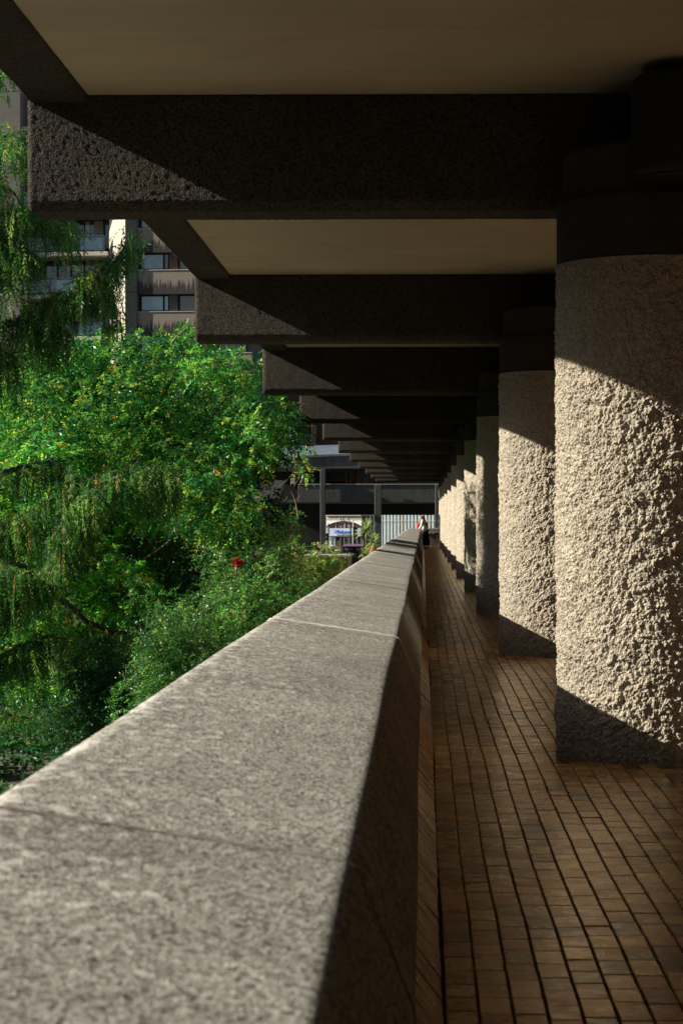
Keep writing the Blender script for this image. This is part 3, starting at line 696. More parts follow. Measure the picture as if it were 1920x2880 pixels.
zb('shelf_display', M['stone'], shop, 455, 790, 495, 1080, D + .3, .04); zb('shelf_display', M['orange_blind'], shop, 408, 930, 430, 970, D + .3, .04)
zb('blind', M['fin'], shop, 155, 690, 370, 980, D + .42, .05)
for y in (680, 730, 815): zb('bulb', M['white_paint'], shop, 713, y, 735, y + 22, D + .3, .05)
zb('counter', M['white_paint'], shop, 385, 1040, 525, 1062, D + .05, .2)
zb('ground_wall', M['stone'], shop, 1180, 85, 1600, 1300, D + .3, 6)
shop.rotation_euler.z = math.radians(-20)
t = thing('shop_neighbour', 'dark shopfront with pale posts right of the phone repair shop', 'shop', (-8, 248, -3))
zb('dark_front', M['dark_void'], t, 1182, 90, 1640, 1250, 248, 1)
for x in (1385, 1475): zb('post', M['fin'], t, x - 10, 110, x + 10, 1000, 247.8, .15)
# finned building seen under the bridge
D = 220.0
t = thing('finned_building', 'office front of tall pale green fins with dark gaps beyond the bridge', 'building', (W(1160, 0, D)[0], D, -3)); fin_root = t
px('dark_front', M['dark_void'], t, 1052, 1330, 1330, 1600, D + .6, 8)
k = 0; sx = 1062
while sx < 1300:
    x0, z1 = W(sx, 1380, D); x1, z0 = W(sx + 6.6, 1570, D)
    MB().box(x0, x1, D, D + .3, -3, z1).build('fin', M['fin'] if k not in (6, 14) else M['stone'], t)
    MB().box(x0 - .03, x1 + .03, D - .05, D - .002, *(W(0, y, D)[1] for y in (1467, 1464))).build('bracket', M['fin'], t)
    sx += 10.3; k += 1
for x0, x1 in ((1060, 1300),):
    px('rail', M['dark_void'], t, x0, 1494, x1, 1496, D + .32, .1)
fin_root.rotation_euler.z = math.radians(-20)
# traffic signals
def signal_head(m, x, y, z, s, n=3, h=.28):
    m.bbox(x - .1, x + .1, y - .12, y + .12, z, z + n * h + .06, .02)
    for i in range(n): m.tube([(x + s * .09, y, z + .18 + i * h), (x + s * .28, y, z + .15 + i * h)], [.11, .10], 10)
def pole_thing(name, label, cat, sx, d): x = W(sx, 0, d)[0]; return thing(name, label, cat, (x, d, -3)), x
t, x = pole_thing('traffic_signal', 'traffic signal with pale top box and small white sign left of the shop sign', 'traffic light', 923.5, 205)
MB().tube([(x, 205, -3), (x, 205, 1.1)], .055, 10).build('pole', M['black_metal'], t)
x0, z1 = W(921, 1483, 205); x1, z0 = W(926.5, 1500, 205); MB().bbox(x0, x1, 204.9, 205.1, z0, z1, .01).build('controller_box', M['fin'], t)
m = MB(); signal_head(m, x - .1, 204.9, W(0, 1510, 205)[1], -1, 1); m.build('signal_head', M['black_metal'], t)
m = MB(); signal_head(m, x - .1, 204.9, W(0, 1521, 205)[1], -1, 1); m.build('signal_head', M['black_metal'], t)
x0, z1 = W(925, 1511, 204.8); x1, z0 = W(931.2, 1521, 204.8); MB().bbox(x0, x1, 204.75, 204.8, z0, z1, .01).build('sign_plate', M['white_paint'], t)
t, x = pole_thing('traffic_signal', 'black traffic signal with three hooded lights in front of the shop sign', 'traffic light', 994, 190)
MB().tube([(x, 190, -3), (x, 190, W(0, 1480, 190)[1])], .06, 10).build('pole', M['black_metal'], t)
m = MB(); signal_head(m, x + .04, 190, W(0, 1511.5, 190)[1], 1, 3, .27); m.build('signal_head', M['black_metal'], t)
t, x = pole_thing('sign_post', 'plain black post standing between the shop sign and the signal', 'post', 985.7, 192)
MB().tube([(x, 192, -3), (x, 192, W(0, 1474, 192)[1])], .06, 10).build('pole', M['black_metal'], t)
MB().lathe([(.07, 0), (.07, .05), (.02, .09)], (x, 192, W(0, 1474, 192)[1]), 10).build('cap', M['black_metal'], t)
t, x = pole_thing('lamp_post', 'thin white lamp post with small head in front of the shop fanlight', 'lamp post', 992, 215)
zt = W(0, 1467, 215)[1]; MB().tube([(x, 215, -3), (x, 215, zt)], .03, 8).build('pole', M['white_paint'], t)
MB().lathe([(.03, 0), (.09, .06), (.09, .12), (.02, .16)], (x, 215, zt), 12).build('lamp_head', M['white_paint'], t)
# kiosk
t = thing('street_kiosk', 'dark street kiosk with a purple roof and round logos below the shop', 'kiosk', (W(991, 0, 175)[0], 175, -3))
x0, zr = W(962, 1530.5, 175); x1, ze = W(1021, 1536, 175)
m = MB(); m.v = [(x0, 174.2, ze), (x1, 174.2, ze), (x1, 176.8, ze), (x0, 176.8, ze), (x0 + .18, 174.8, zr), (x1, 174.8, zr), (x1, 176.2, zr), (x0 + .18, 176.2, zr)]
m.f = [(0, 3, 2, 1), (4, 5, 6, 7), (0, 1, 5, 4), (1, 2, 6, 5), (2, 3, 7, 6), (3, 0, 4, 7)]; m.build('roof', M['purple_roof'], t)
zf = W(0, 1553, 175)[1]; MB().bbox(x0 + .05, x1 - .05, 174.4, 176.6, zf, ze - .003, .03).build('fascia', M['black_metal'], t)
MB().box(W(985, 0, 175)[0], x1 - .1, 174.7, 176.3, -3, zf).build('booth', M['dark_void'], t)
for a in (963, 975): xx = W(a, 0, 175)[0]; MB().tube([(xx + .1, 174.6, -3), (xx + .1, 174.6, zf)], .04, 8).build('leg', M['black_metal'], t)
for sx_, mt in ((974, M['coping']), (1005.5, M['white_paint'])):
    x, z = W(sx_, 1544, 174.3); ring = [(x + .085 * math.cos(a * math.pi / 8), 174.36, z + .085 * math.sin(a * math.pi / 8)) for a in range(17)]
    MB().tube(ring, .014, 5).build('round_logo', mt, t); MB().box(x + .14, x + .42, 174.37, 174.39, z - .02, z + .02).build('logo_line', mt, t)
# parked red car
t = thing('red_car', 'dark red car roof showing behind the kiosk', 'car', (W(1012, 0, 185)[0], 185, -2.985))
xc = t.location.x; zg = -2.985
car = [(-2.1, .35), (-2.15, .75), (-1.9, .9), (-1.1, .98), (-.55, 1.42), (.7, 1.45), (1.35, 1.0), (2.0, .92), (2.15, .6), (2.1, .35)]
zc = W(0, 1523, 185)[1] - 1.45 - zg
car = [(x, z) for x, z in car]
m = MB().prism([(xc + x, zg + z) for x, z in car][::-1], 184.2, 1.7); m.build('body', M['red_car'], t)
MB().prism([(xc + x, zg + z) for x, z in ((-1.0, 1.0), (-.52, 1.37), (.66, 1.4), (1.2, 1.02))][::-1], 184.19, 1.72).build('window', M['glass'], t)
for s in (-1.35, 1.35): MB().tube([(xc + s, 184.15, zg + .33), (xc + s, 184.4, zg + .33)], .33, 18).build('wheel', M['black_metal'], t)
# raise: the car stands on the kerbside ramp level with the street
# person by the shop
def stand(name, label, x, y, z0, parts, cat='person'):
    t = thing(name, label, cat, (x, y, z0)); return t
def skin_chain(name, verts, edges, radii, mat, parent, sub=2):
    me = bpy.data.meshes.new(name); me.from_pydata(verts, edges, []); me.update()
    o = link(name, me, mat, parent); me.materials.append(mat) if not me.materials else None
    md = o.modifiers.new('skin', 'SKIN'); md.use_smooth_shade = True; md.use_x_symmetry = False
    for i, r in enumerate(radii):
        sv = me.skin_vertices[0].data[i]; sv.radius = r if isinstance(r, tuple) else (r, r); sv.use_root = (i == 0)
    sd = o.modifiers.new('sub', 'SUBSURF'); sd.levels = sub; sd.render_levels = sub
    return o
def figure(label, x, y, z0, face, H, mats, lean=0, name='person'):
    """standing body: face = unit vector (x,y) the person looks to"""
    t = thing(name, label, 'person', (x, y, z0)); f = Vector((face[0], face[1], 0)).normalized(); s = Vector((-f.y, f.x, 0))  # s = the person's left
    k = H / 1.67
    def P(a, b, c, l=0): 
        p = Vector((x, y, z0)) + f * a * k + s * b * k + Vector((0, 0, c * k)); p += f * lean * max(0, (c - .85)) * k; return tuple(p)
    return t, P
FX, FY = .14, 118.0
t, P = figure('woman in a pale mint top and navy trousers leaning on the parapet end', FX, FY, 0, (-1, .25), 1.68, None, lean=.28)
bv = [P(0, 0, .93), P(0, 0, 1.1), P(.0, 0, 1.28), P(-.01, 0, 1.40), P(.02, 0, 1.47), P(.05, 0, 1.56), P(.05, 0, 1.64),
      P(0, .1, .88), P(.03, .11, .48), P(.0, .12, .09), P(.13, .12, .04), P(0, -.1, .88), P(-.04, -.11, .48), P(-.1, -.12, .09), P(.03, -.13, .04),
      P(-.01, .17, 1.38), P(.08, .25, 1.12), P(.27, .2, 1.0), P(.34, .14, .98), P(-.01, -.17, 1.38), P(-.1, -.26, 1.14), P(.1, -.2, 1.0), P(.18, -.13, .99)]
be = [(0, 1), (1, 2), (2, 3), (3, 4), (4, 5), (5, 6), (0, 7), (7, 8), (8, 9), (9, 10), (0, 11), (11, 12), (12, 13), (13, 14), (3, 15), (15, 16), (16, 17), (17, 18), (3, 19), (19, 20), (20, 21), (21, 22)]
br = [.12, .11, .125, .09, .045, .085, .075, .075, .055, .035, .03, .075, .055, .035, .03, .05, .04, .032, .025, .05, .04, .032, .025]
skin_chain('body', bv, be, br, M['skin'], t)
skin_chain('top', [bv[i] for i in (1, 2, 3, 15, 16, 17, 19, 20, 21)] + [P(-.01, 0, .95)], [(0, 1), (1, 2), (2, 3), (3, 4), (4, 5), (2, 6), (6, 7), (7, 8), (0, 9)], [.15, .165, .11, .085, .07, .05, .085, .07, .05, .16], M['mint'], t)
skin_chain('trousers', [P(0, 0, .97), P(0, .09, .84), P(.03, .11, .48), P(.0, .12, .12), P(0, -.09, .84), P(-.05, -.12, .48), P(-.1, -.13, .12)], [(0, 1), (1, 2), (2, 3), (0, 4), (4, 5), (5, 6)], [.155, .12, .115, .11, .12, .115, .11], M['navy'], t)
skin_chain('hair', [P(-.02, 0, 1.66), P(-.05, 0, 1.56), P(-.09, 0, 1.42), P(-.13, 0, 1.22), P(-.14, 0, 1.08)], [(0, 1), (1, 2), (2, 3), (3, 4)], [(.095, .085), (.10, .09), (.10, .06), (.09, .045), (.05, .03)], M['hair'], t)
skin_chain('shoe', [P(-.04, .12, .05), P(.14, .12, .035)], [(0, 1)], [.05, .04], M['shoe'], t); skin_chain('shoe', [P(-.14, -.13, .05), P(.05, -.13, .035)], [(0, 1)], [.05, .04], M['shoe'], t)
t = thing('red_bag', 'bright red bag standing on the parapet beside the woman', 'bag', (-.25, 118.3, .96))
MB().bbox(-.31, -.17, 118.15, 118.45, .965, 1.32, .05).build('bag_body', M['red'], t, smooth=True)
MB().tube([(-.24, 118.2, 1.35), (-.24, 118.25, 1.47), (-.24, 118.4, 1.47), (-.24, 118.45, 1.35)], .012, 8).build('handle', M['red'], t)
# man at the shop window
x, z = TP(335, 955, 246)
t, P = figure('man in a dark jacket standing in front of the phone shop window', x, 246, -2.87, (.6, .8), 1.74 + 0, None)
H0 = z + 2.87; 
bv2 = [P(0, 0, .93), P(0, 0, 1.1), P(0, 0, 1.28), P(0, 0, 1.40), P(.01, 0, 1.47), P(.02, 0, 1.56), P(.02, 0, 1.64), P(0, .1, .88), P(.02, .11, .48), P(0, .12, .09), P(.13, .12, .04), P(0, -.1, .88), P(.02, -.11, .48), P(0, -.12, .09), P(.13, -.12, .04),
       P(0, .19, 1.38), P(0, .24, 1.1), P(.04, .22, .86), P(.06, .21, .78), P(0, -.19, 1.38), P(0, -.24, 1.1), P(.04, -.22, .86), P(.06, -.21, .78)]
skin_chain('body', bv2, be, br, M['skin'], t)
skin_chain('jacket', [bv2[i] for i in (1, 2, 3, 15, 16, 17, 19, 20, 21)] + [P(0, 0, .9)], [(0, 1), (1, 2), (2, 3), (3, 4), (4, 5), (2, 6), (6, 7), (7, 8), (0, 9)], [.16, .18, .12, .09, .07, .055, .09, .07, .055, .165], M['cloth_dark'], t)
skin_chain('trousers', [P(0, 0, .95), P(0, .09, .84), P(.02, .11, .48), P(.0, .12, .1), P(0, -.09, .84), P(.02, -.11, .48), P(0, -.12, .1)], [(0, 1), (1, 2), (2, 3), (0, 4), (4, 5), (5, 6)], [.14, .1, .08, .07, .1, .08, .07], M['cloth_dark'], t)
skin_chain('hair', [P(-.01, 0, 1.66), P(-.03, 0, 1.58)], [(0, 1)], [.095, .09], M['hair'], t)
# ------------------------------------------------------------------ vegetation
def unit(v): return v / np.maximum(np.linalg.norm(v, axis=-1, keepdims=True), 1e-9)
def fronds(C, A, Ln, K, ll, lw, droop, col, rng, noise=.28, fold=.25):
    """compound leaves: K leaflet pairs on each drooping stalk; returns vertices and colours of rhombic leaflets"""
    n = len(C); A = unit(A); up = unit(np.array((0, 0, 1.)) + rng.normal(0, .45, (n, 3))); Sd = unit(np.cross(A, up))
    t = (np.arange(K) + .5) / K
    P = C[:, None] + A[:, None] * (Ln[:, None] * t)[..., None] + np.array((0, 0, -1.)) * (droop * Ln[:, None] * t ** 2)[..., None]
    P = np.repeat(P[:, :, None], 2, 2)                                                    # n,K,2,3
    sg = np.array((1., -1.))[None, None, :, None]
    Dr = Sd[:, None, None] * sg * .9 + A[:, None, None] * .45 + np.array((0, 0, -1.)) * fold + rng.normal(0, noise, P.shape); Dr = unit(Dr)
    Wd = unit(np.cross(Dr, up[:, None, None] + rng.normal(0, .5, P.shape)))
    s = (1 - .45 * np.abs(t - .5) * 2)[None, :, None, None] * rng.uniform(.75, 1.2, P.shape[:3])[..., None]
    b = P; tip = P + Dr * ll * s; m = P + Dr * ll * .5 * s
    V = np.stack([b, m + Wd * lw * .5 * s, tip, m - Wd * lw * .5 * s], 3).reshape(-1, 3)
    c = col[:, None, None, None] * np.ones((1, K, 2, 4, 1)) * rng.uniform(.8, 1.2, (n, K, 2, 1, 1))
    return V, c.reshape(-1, 3)
def leaves_obj(name, chunks, mat, parent, kind=None):
    V = np.concatenate([c[0] for c in chunks]); C = np.concatenate([c[1] for c in chunks])
    Q = np.arange(len(V)).reshape(-1, 4); o = link(name, np_mesh(name, V, Q, False, np.clip(C, 0, 1)), mat, parent)
    if kind: o['kind'] = kind
    return o
def pick(rng, n, pal, w):
    pal = np.array(pal); i = rng.choice(len(pal), n, p=np.array(w) / sum(w)); return pal[i] * rng.uniform(.8, 1.25, (n, 1))
def limb_path(a, b, rng, n=5, wobble=.12, sag=0):
    a, b = np.array(a, float), np.array(b, float); L = np.linalg.norm(b - a); pts = []
    for i in range(n + 1):
        t = i / n; p = a + (b - a) * t + (rng.normal(0, wobble * L / n, 3) if 0 < i < n else 0); p[2] += math.sin(t * math.pi) * sag * L; pts.append(tuple(p))
    return pts
PALB = [(.085, .27, .045), (.055, .23, .055), (.18, .36, .05), (.30, .43, .08), (.50, .36, .05), (.03, .14, .045)]
PALB_W = [5, 4.5, 3.2, 1.5, .1, 3]
PALD = [(.015, .075, .022), (.02, .10, .026), (.04, .13, .03), (.10, .15, .03), (.2, .15, .03)]
def blob_tree(name, label, base, blobs, nf, K, ll, lw, rng, pal, w, trunk_r, mat, barkm, group=None, cat='tree', droop=.45, Lf=(.22, .42), limbs=True, fork=.45, kindparts=('trunk', 'crown')):
    t = thing(name, label, cat, tuple(base), group)
    cen = np.array([b[0] for b in blobs]); mid = cen.mean(0)
    fk = np.array(base) + (mid - np.array(base)) * fork
    tr = MB().tube(limb_path(base, tuple(fk), rng, 4, .12), [trunk_r, trunk_r * .9, trunk_r * .8, trunk_r * .72, trunk_r * .65], 9)
    nl = 0
    for c, r in blobs:
        if nl % 2 == 0 or len(blobs) < 30:
            st = fk + (mid - fk) * rng.uniform(0, .5); pts = limb_path(tuple(st), tuple(c), rng, 5, .14, .05)
            tr.tube(pts, list(np.linspace(trunk_r * .2, .008, 6)), 5)
        nl += 1
    tr.build(kindparts[0], barkm, t, smooth=True)
    ch = []
    for c, r in blobs:
        r = np.array(r, float); n = int(nf * (r[0] * r[1] * r[2]) ** (1 / 1.6) / .6)
        d = unit(rng.normal(size=(n, 3))); d[:, 2] *= np.where(d[:, 2] < 0, .75, 1)
        rad = rng.uniform(.35, 1, n) ** .55; C = np.array(c) + d * r * rad[:, None]
        A = d * .9 + rng.normal(0, .5, (n, 3)) + np.array((0, 0, -.15)); Ln = rng.uniform(Lf[0], Lf[1], n)
        cc = pick(rng, n, pal, w) * rng.uniform(.55, 1.5)
        ch.append(fronds(C, A, Ln, K, ll, lw, droop, cc, rng))
    leaves_obj(kindparts[1], ch, mat, t)
    return t
def ellipsoid_blobs(c, r, n, br, rng, shell=.55, zmin=-99, keep=None):
    out = []
    while len(out) < n:
        d = unit(rng.normal(size=3)); q = np.array(c) + d * np.array(r) * rng.uniform(shell, 1)
        if q[2] < zmin or (keep and not keep(q)): continue
        s = rng.uniform(*br); out.append((tuple(q), (s, s, s * .75)))
    return out
VP = lambda vx, vy, d: ((vx - VX) * d / FPX, d, 1.5 - (vy - VY) * d / FPX)     # view-scale pixel at distance d
rg = np.random.default_rng(21)
# main bright tree: crown edge follows the photograph's outline at about 43 m
def keepA(q):
    u = VX + q[0] * FPX / q[1]; v = VY - (q[2] - 1.5) * FPX / q[1]
    top = np.interp(u, [-200, 60, 150, 300, 420, 600, 650, 690], [830, 830, 860, 800, 820, 880, 990, 1060])
    if u > 330 and v > 1225: return False
    return v > top and u < 650 and (u < np.interp(v, [800, 960, 1040, 1090, 1400], [540, 635, 590, 540, 500]))
blobs = ellipsoid_blobs((-6.2, 45.5, .8), (4.9, 5.2, 4.8), 165, (.5, .9), rg, .35, -2.2, keepA)
for (u, v, d, s) in ((60, 800, 43, .5), (120, 820, 43, .5), (290, 790, 43, .42), (340, 800, 42.5, .42), (405, 800, 43, .4), (440, 780, 43, .42), (520, 850, 42, .45), (575, 845, 42.5, .4), (600, 930, 42, .5), (640, 960, 42, .45), (660, 1000, 42, .3), (240, 800, 43, .45), (180, 830, 43, .45), (480, 840, 42, .45)):
    blobs.append((VP(u, v, d + 2), (s, s, s * .8)))
blob_tree('locust_tree', 'large bright green leafy tree filling the left side beyond the parapet', (-6.6, 44, -2.45), blobs, 200, 8, .105, .046, rg, PALB, PALB_W, .26, M['leaf'], M['dark_bark'])
# second tree, behind and to the left, lower and darker
blobs = ellipsoid_blobs((-9.2, 50, -1.2), (4.2, 4, 4.2), 36, (.6, 1.0), rg, .4, -5.0)
for u in range(-60, 660, 72):
    for v in range(int(np.interp(u, [0, 420, 600, 660], [880, 880, 960, 1050])), 1560, 76):
        if (u > 380 and v > 1180) or (u > 540 and v > 1050): continue
        s = rg.uniform(.75, .95); blobs.append((VP(u + rg.normal(0, 16), v + rg.normal(0, 16), rg.uniform(50, 54)), (s, s, s)))
blob_tree('locust_tree', 'darker green tree standing behind the bright one at the left edge', (-9.4, 50.5, -6), blobs, 95, 7, .15, .07, rg, PALD + PALB[:2], [5, 4, 2, .8, .3, 1.5, 1], .22, M['leaf'], M['dark_bark'])
# third tree, right hand low boughs hanging toward the bridge
bl = []
for (u, v, s) in ((595, 1190, .6), (560, 1220, .9), (655, 1222, .45), (590, 1260, .8), (530, 1180, .9), (500, 1280, .9), (668, 1185, .3), (530, 1130, .7), (480, 1190, .9), (690, 1045, .25), (700, 1080, .22), (455, 1250, .9)):
    bl.append((VP(u, v, 62), (s, s * 1.2, s * .8)))
blob_tree('maple_tree', 'olive green tree with yellowing leaves in front of the dark bridge', (-5.2, 62.5, -2.45), bl, 190, 7, .10, .045, rg, PALB[:5] + [(.10, .10, .02)], [3, 3, 3, 2, .5, 3], .2, M['leaf'], M['bark'])
# weeping tree: limbs reaching in from the left, curtains of hanging strands
t = thing('weeping_tree', 'dark weeping tree whose branches droop in from the left edge', 'tree', (-9.6, 35.5, -6))
trk = MB(); trk.tube([(-9.6, 35.5, -6), (-9.5, 35.4, -2), (-9.65, 35.4, 2), (-9.5, 35.3, 6), (-9.6, 35.4, 9)], [.34, .3, .26, .2, .1], 12)
def VL(path, d0, d1=None):
    d0 += 2.0; d1 += 2.0
    d1 = d0 if d1 is None else d1; n = len(path) - 1; return [np.array(VP(u, v, d0 + (d1 - d0) * i / max(n, 1))) for i, (u, v) in enumerate(path)]
limbs = [
    ([(-400, 860), (-120, 770), (0, 746), (80, 728), (160, 690), (235, 640), (290, 560), (325, 530)], 33, 32, .5, .7, [.1, .085, .07, .058, .045, .03, .02, .01]),
    ([(-400, 500), (-150, 420), (-20, 330), (20, 300), (60, 330)], 32.5, 31.5, .9, 1.0, [.08, .06, .045, .03, .012]),
    ([(-400, 560), (-150, 520), (0, 490), (60, 475), (130, 500), (165, 520)], 33.2, 32.2, 1.0, .95, [.08, .07, .05, .04, .02, .01]),
    ([(-400, 620), (-150, 540), (-30, 520), (40, 560), (90, 590)], 32.6, 32, 1.1, 1.1, [.07, .06, .04, .025, .01]),
    ([(-400, 300), (-150, 200), (-40, 160), (10, 170)], 33, 32.6, 1.0, .6, [.07, .05, .03, .012]),
    ([(-300, 420), (-100, 400), (-20, 410), (30, 440), (50, 470)], 32.0, 31.6, .9, .9, [.06, .05, .03, .02, .01]),
    ([(150, 690), (180, 650), (215, 620), (240, 655)], 32.2, 32.0, .9, 1.0, [.03, .025, .02, .01]),
    ([(20, 740), (60, 760), (110, 770), (150, 745)], 33.2, 32.6, .7, .8, [.03, .025, .02, .01]),
    ([(-300, 640), (-120, 600), (-50, 585), (15, 610)], 32.4, 31.8, 1.1, 1.15, [.06, .05, .03, .01]),
    ([(140, 700), (190, 665), (240, 610), (262, 585)], 32.6, 32.4, .5, .8, [.035, .028, .02, .01]),
    ([(235, 640), (260, 700), (270, 740)], 32.8, 32.6, .5, .6, [.02, .015, .01]),
    ([(40, 735), (100, 690), (150, 668)], 33, 32.2, .6, .5, [.03, .02, .01]),
    ([(-300, 900), (-100, 840), (0, 800), (40, 830)], 33.4, 33, .9, 1.2, [.07, .05, .035, .012]),
    ([(-300, 1330), (-60, 1230), (60, 1190), (160, 1120), (250, 1085), (330, 1075), (400, 1090)], 33.6, 32.5, 1.3, .85, [.09, .075, .06, .045, .03, .02, .01]),
    ([(-300, 1180), (-60, 1110), (40, 1075), (110, 1060), (170, 1090)], 33.8, 33, .6, .55, [.08, .06, .04, .025, .01]),
    ([(-300, 1480), (-60, 1400), (60, 1350), (130, 1290), (180, 1230), (210, 1190)], 33.2, 32.6, 1.3, .75, [.09, .07, .055, .04, .02, .01]),
    ([(120, 1240), (170, 1160), (230, 1110), (290, 1090)], 32.6, 32, 1.1, .8, [.04, .03, .02, .01]),
    ([(-60, 1240), (60, 1310), (150, 1385), (200, 1430), (260, 1452), (320, 1458), (400, 1420), (450, 1360)], 34.4, 34.6, .10, .3, [.06, .055, .05, .045, .04, .03, .015, .005]),
    ([(-300, 1620), (-60, 1540), (40, 1490), (110, 1460), (150, 1470)], 33.4, 32.8, 1.2, .9, [.07, .05, .035, .02, .01]),
    ([(-300, 1420), (-100, 1340), (0, 1310), (60, 1320)], 33.0, 32.4, 1.3, 1.0, [.07, .05, .03, .01]),
    ([(330, 1150), (370, 1120), (410, 1130)], 33.4, 33.0, .8, .7, [.02, .014, .006]),
    ([(-120, 1600), (0, 1640), (70, 1652)], 34.6, 34.4, .15, .3, [.05, .03, .006]),
    ([(-160, 1300), (0, 1370), (60, 1400)], 34.3, 34.2, .2, .3, [.05, .03, .006]),
]
ch = []; PALW = [(.045, .15, .03), (.07, .20, .035), (.12, .25, .045), (.22, .28, .06), (.22, .17, .045), (.02, .085, .025)]
for path, d0, d1, dens, hang, rad in limbs:
    pts = VL(path, d0, d1); 
    if path[0][0] < -100: pts = [np.array((-9.5, 35.4, pts[0][2] - .8))] + pts; rad = [rad[0] * 1.1] + list(rad)
    trk.tube([tuple(p) for p in pts], rad, 7)
    P_ = np.array(pts); seg = np.linalg.norm(np.diff(P_, axis=0), axis=1); tot = seg.sum(); cum = np.concatenate([[0], np.cumsum(seg)])
    ns = int(tot * 190 * dens); ts = rg.uniform(max(0, tot - 6.5) * .6, tot, ns)
    Cc = np.stack([np.interp(ts, cum, P_[:, i]) for i in range(3)], 1) + rg.normal(0, 1, (ns, 3)) * np.array((.09, .26, .06))
    clump = gnoise(Cc * 2.6 + 50) ; okk = clump > -.12; Cc = Cc[okk]; clump = clump[okk]; ns = len(Cc)
    Ln = rg.uniform(.25, 1.0, ns) * hang * (1 + .8 * clump) * .8
    A = np.stack([rg.normal(.05, .14, ns), rg.normal(0, .14, ns), -np.ones(ns)], 1)
    ch.append(fronds(Cc, A, np.maximum(Ln, .15), 15, .088, .021, .0, pick(rg, ns, PALW, [4, 4, 3, 1.3, .7, 3]), rg, .3, .75))
    # side sprays that carry the strands
    ns2 = int(ns * .5); j = rg.integers(0, ns, ns2); A2 = np.stack([rg.normal(.3, .5, ns2), rg.normal(-.1, .6, ns2), rg.normal(-.15, .25, ns2)], 1)
    ch.append(fronds(Cc[j], A2, rg.uniform(.2, .45, ns2), 11, .085, .024, .5, pick(rg, ns2, PALW, [3, 4, 4, 1.5, .3, 2]), rg, .3, .4))
trk.build('trunk', M['bark'], t, smooth=True)
leaves_obj('foliage', ch, M['strand'], t)
# shrubs behind the parapet
PALS = [(.06, .19, .04), (.09, .23, .05), (.035, .12, .03), (.16, .26, .055), (.28, .30, .09)]
def shrub(label, u, v, d, r, n, pal, w, ll=.055, lw=.028, name='shrub', ups=0, group='shrubs behind the parapet'):
    x, y, z = VP(u, v, d); bl = []
    for i in range(n):
        dd = unit(rg.normal(size=3)); q = np.array((x, y, z - r * .9)) + dd * np.array((r, r * 1.1, r)) * rg.uniform(.3, 1); s = rg.uniform(.25, .42) * r
        bl.append((tuple(q), (s, s, s)))
    for i in range(ups):
        q = np.array((x + rg.uniform(-.7, .7) * r, y + rg.uniform(-.5, .5) * r, z + rg.uniform(.0, .35) * r)); bl.append((tuple(q), (.07 * r + .05, .07 * r + .05, .22 * r)))
    return blob_tree(name, label, (x, y + .2, -2.45), bl, 560, 6, ll, lw, rg, pal, w, .07, M['shrub'], M['bark'], group, 'shrub', .25, (.14, .28), fork=.8, kindparts=('stem', 'foliage'))
shrub('dark glossy shrub lowest on the left, just over the parapet edge', 90, 1600, 40, 1.5, 34, PALD, [4, 4, 2, 1, .3])
shrub('dense dark shrub mass under the drooping boughs, over the parapet edge', 300, 1490, 36, 1.3, 36, PALD, [4, 4, 3, 1, .2], ups=2)
shrub('bluish green glossy shrub beside the middle of the parapet edge', 420, 1400, 32, .95, 34, PALS, [4, 4, 3, .8, .3], ups=3)
shrub('greyish small leaved shrub with upright shoots left of the yellow one', 560, 1325, 33, .80, 34, PALS, [3, 5, 2, 1.5, .6], ups=6)
shrub('tall wispy shrub with a long pale shoot beside the round one', 640, 1290, 36, .62, 26, PALS, [3, 3, 2, 2.5, 1.5], ups=8)
shrub('round yellow green shrub in front of the brick planter', 702, 1262, 38, .5, 26, PALS + [(.22, .24, .05)], [1, 2, .6, 3, 2, 2])
shrub('low yellowish climber spilling against the planter and parapet', 752, 1292, 38, .34, 18, PALS + [(.3, .25, .05)], [2, 2, .5, 3, 2, 2], ups=4)
shrub('broad dark green hedge filling the bed behind the red flowers', 470, 1290, 57, 1.7, 50, PALD, [4, 4, 3, 1, .3], ll=.09, lw=.045)
shrub('dark hedge behind the small leaved shrubs, below the bridge void', 620, 1300, 60, 1.5, 44, PALD, [4, 4, 3, 1, .3], ll=.09, lw=.045)
shrub('low dark green shrub tucked against the parapet below the planter', 690, 1340, 34, .42, 18, PALS, [3, 3, 3, 1, .6])
# low ground cover on the bank
n = 5200; C = np.stack([rg.uniform(-12, -1.4, n), rg.uniform(26, 74, n), np.full(n, -2.5)], 1); A = np.stack([rg.normal(0, .5, n), rg.normal(0, .5, n), np.ones(n)], 1)
o = leaves_obj('ground_cover', [fronds(C, A, rg.uniform(.25, .7, n), 4, .16, .08, .3, pick(rg, n, PALD, [4, 4, 3, 1, .2]), rg)], M['shrub'], None); tag(o, 'low leafy ground cover spread over the planted bank', 'ground cover', kind='stuff')
# bare twig and shoots
t = tag(MB().tube([VP(684, 1185, 60), VP(678, 1150, 60), VP(668, 1128, 60)], [.02, .014, .005], 5).tube([VP(679, 1152, 60), VP(690, 1136, 60)], [.012, .004], 5).build('bare_twig', M['twig']), 'bare pale twig poking up in front of the dark bridge opening', 'twig')
tag(MB().tube([VP(392, 790, 43), VP(405, 772, 43), VP(425, 755, 43), VP(432, 735, 43)], [.02, .015, .01, .004], 5).tube([VP(408, 770, 43), VP(425, 768, 43)], [.01, .004], 5).build('bare_twig', M['twig']), 'bare pale twig rising from the bright tree in front of the tower spandrel', 'twig')
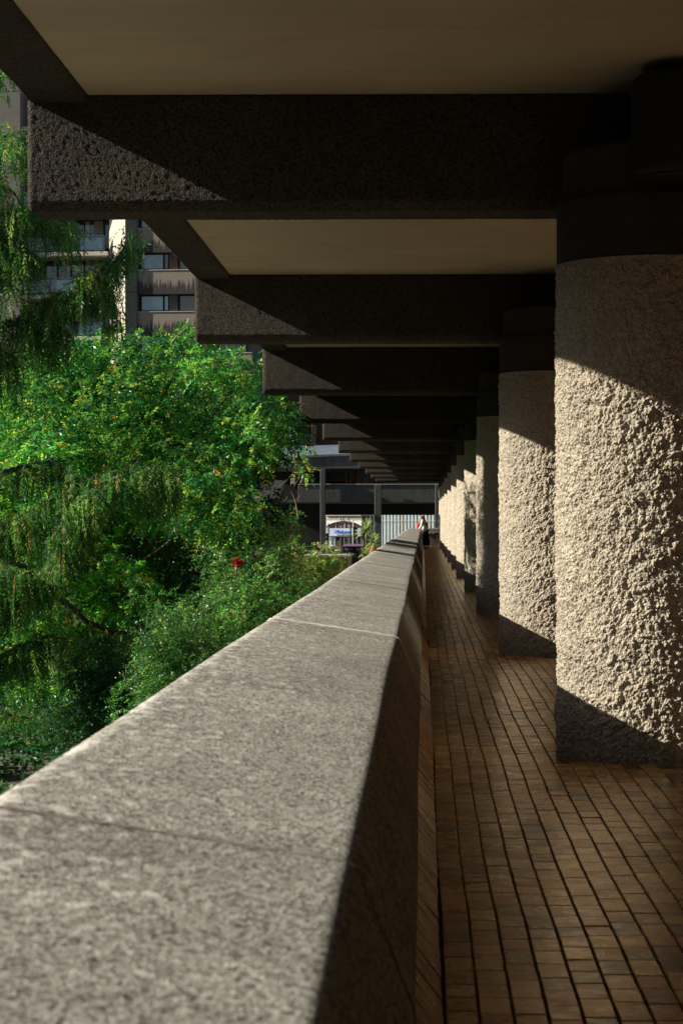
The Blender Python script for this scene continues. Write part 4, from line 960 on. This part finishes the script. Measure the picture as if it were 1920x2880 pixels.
# red flowers
fx, fy, fz = VP(545, 1290, 33); ch = []
C = np.array((fx, fy, fz)) + rg.normal(0, 1, (60, 3)) * np.array((.035, .035, .02)); ch.append(fronds(C, rg.normal(0, 1, (60, 3)), np.full(60, .04), 3, .04, .025, 0, pick(rg, 60, [(.32, .02, .015), (.36, .05, .03)], [1, 1]), rg))
o = leaves_obj('red_flowers', ch, M['shrub'], None); tag(o, 'small cluster of red flowers on top of the greyish shrub', 'flowers')
MB().tube([(fx, fy, fz), (fx - .05, fy, fz - .5), (fx - .02, fy, -2.45)], .01, 5).build('flower_stem', M['bark'], o)
# brick planter with coping
t = thing('brick_planter', 'red brick planter with pale coping beyond the round shrub', 'planter', (-2.6, 60, -6))
x0, z1 = W(860, 1560, 60); x1 = W(978, 0, 60)[0]
MB().box(x0, x1, 60, 63, -6, z1 - .055).build('brick_wall', M['brick_wall'], t)
MB().bbox(x0 - .04, x1 + .06, 59.94, 63.05, z1 - .05, z1, .008).build('coping', M['coping'], t)
# spiky cordylines
def cordyline(label, u, v, d, r, seed, trunk=True, dead=0):
    rr = random.Random(seed); x, y, z = VP(u, v, d); t = thing('cordyline', label, 'plant', (x, y, -3.6), 'spiky cordylines beside the parapet')
    for nm, nb, pal in (('leaf_crown', 70, None), ('dead_leaves', dead, 1)):
        V_, F_, C_ = [], [], []
        for i in range(nb):
            az = rr.uniform(0, 2 * math.pi); el = rr.uniform(-.5, 1.45) if nm == 'leaf_crown' else rr.uniform(-1.5, -.7); L_ = r * rr.uniform(.8, 1.15); w = r * .065
            d_ = Vector((math.cos(az) * math.cos(el), math.sin(az) * math.cos(el), math.sin(el))); s_ = Vector((-math.sin(az), math.cos(az), 0)); n0 = len(V_)
            c = (rr.choice([(.16, .30, .08), (.25, .38, .11), (.10, .2, .06), (.36, .42, .15)]) if pal is None else rr.choice([(.35, .22, .08), (.42, .32, .12), (.3, .14, .07), (.2, .2, .06)]))
            for k in range(5):
                q = k / 4; p = Vector((x, y, z)) + d_ * L_ * q + Vector((0, 0, -.22 * L_ * q * q)); ww = w * (1 - q ** 2) + .001
                V_ += [tuple(p - s_ * ww), tuple(p + s_ * ww)]; C_ += [c, c]
            for k in range(4): F_.append((n0 + 2 * k, n0 + 2 * k + 1, n0 + 2 * k + 3, n0 + 2 * k + 2))
        if nb: link(nm, np_mesh(nm, np.array(V_), np.array(F_), True, np.array(C_)), M['shrub'], t)
    MB().tube([(x, y, -3.6), (x + .03, y, (z - 3.6) / 2), (x, y, z)], [.09, .07, .05], 8).build('stem', M['bark'], t)
cordyline('tallest spiky cordyline, its round crown in front of the bridge pillar', 841, 1218, 105, .74, 1)
cordyline('lower spiky cordyline with dry yellow leaves hanging below it', 857, 1245, 100, .58, 2, dead=60)
cordyline('smallest green spiky shoots at the parapet edge below the cordylines', 836, 1272, 88, .36, 3)
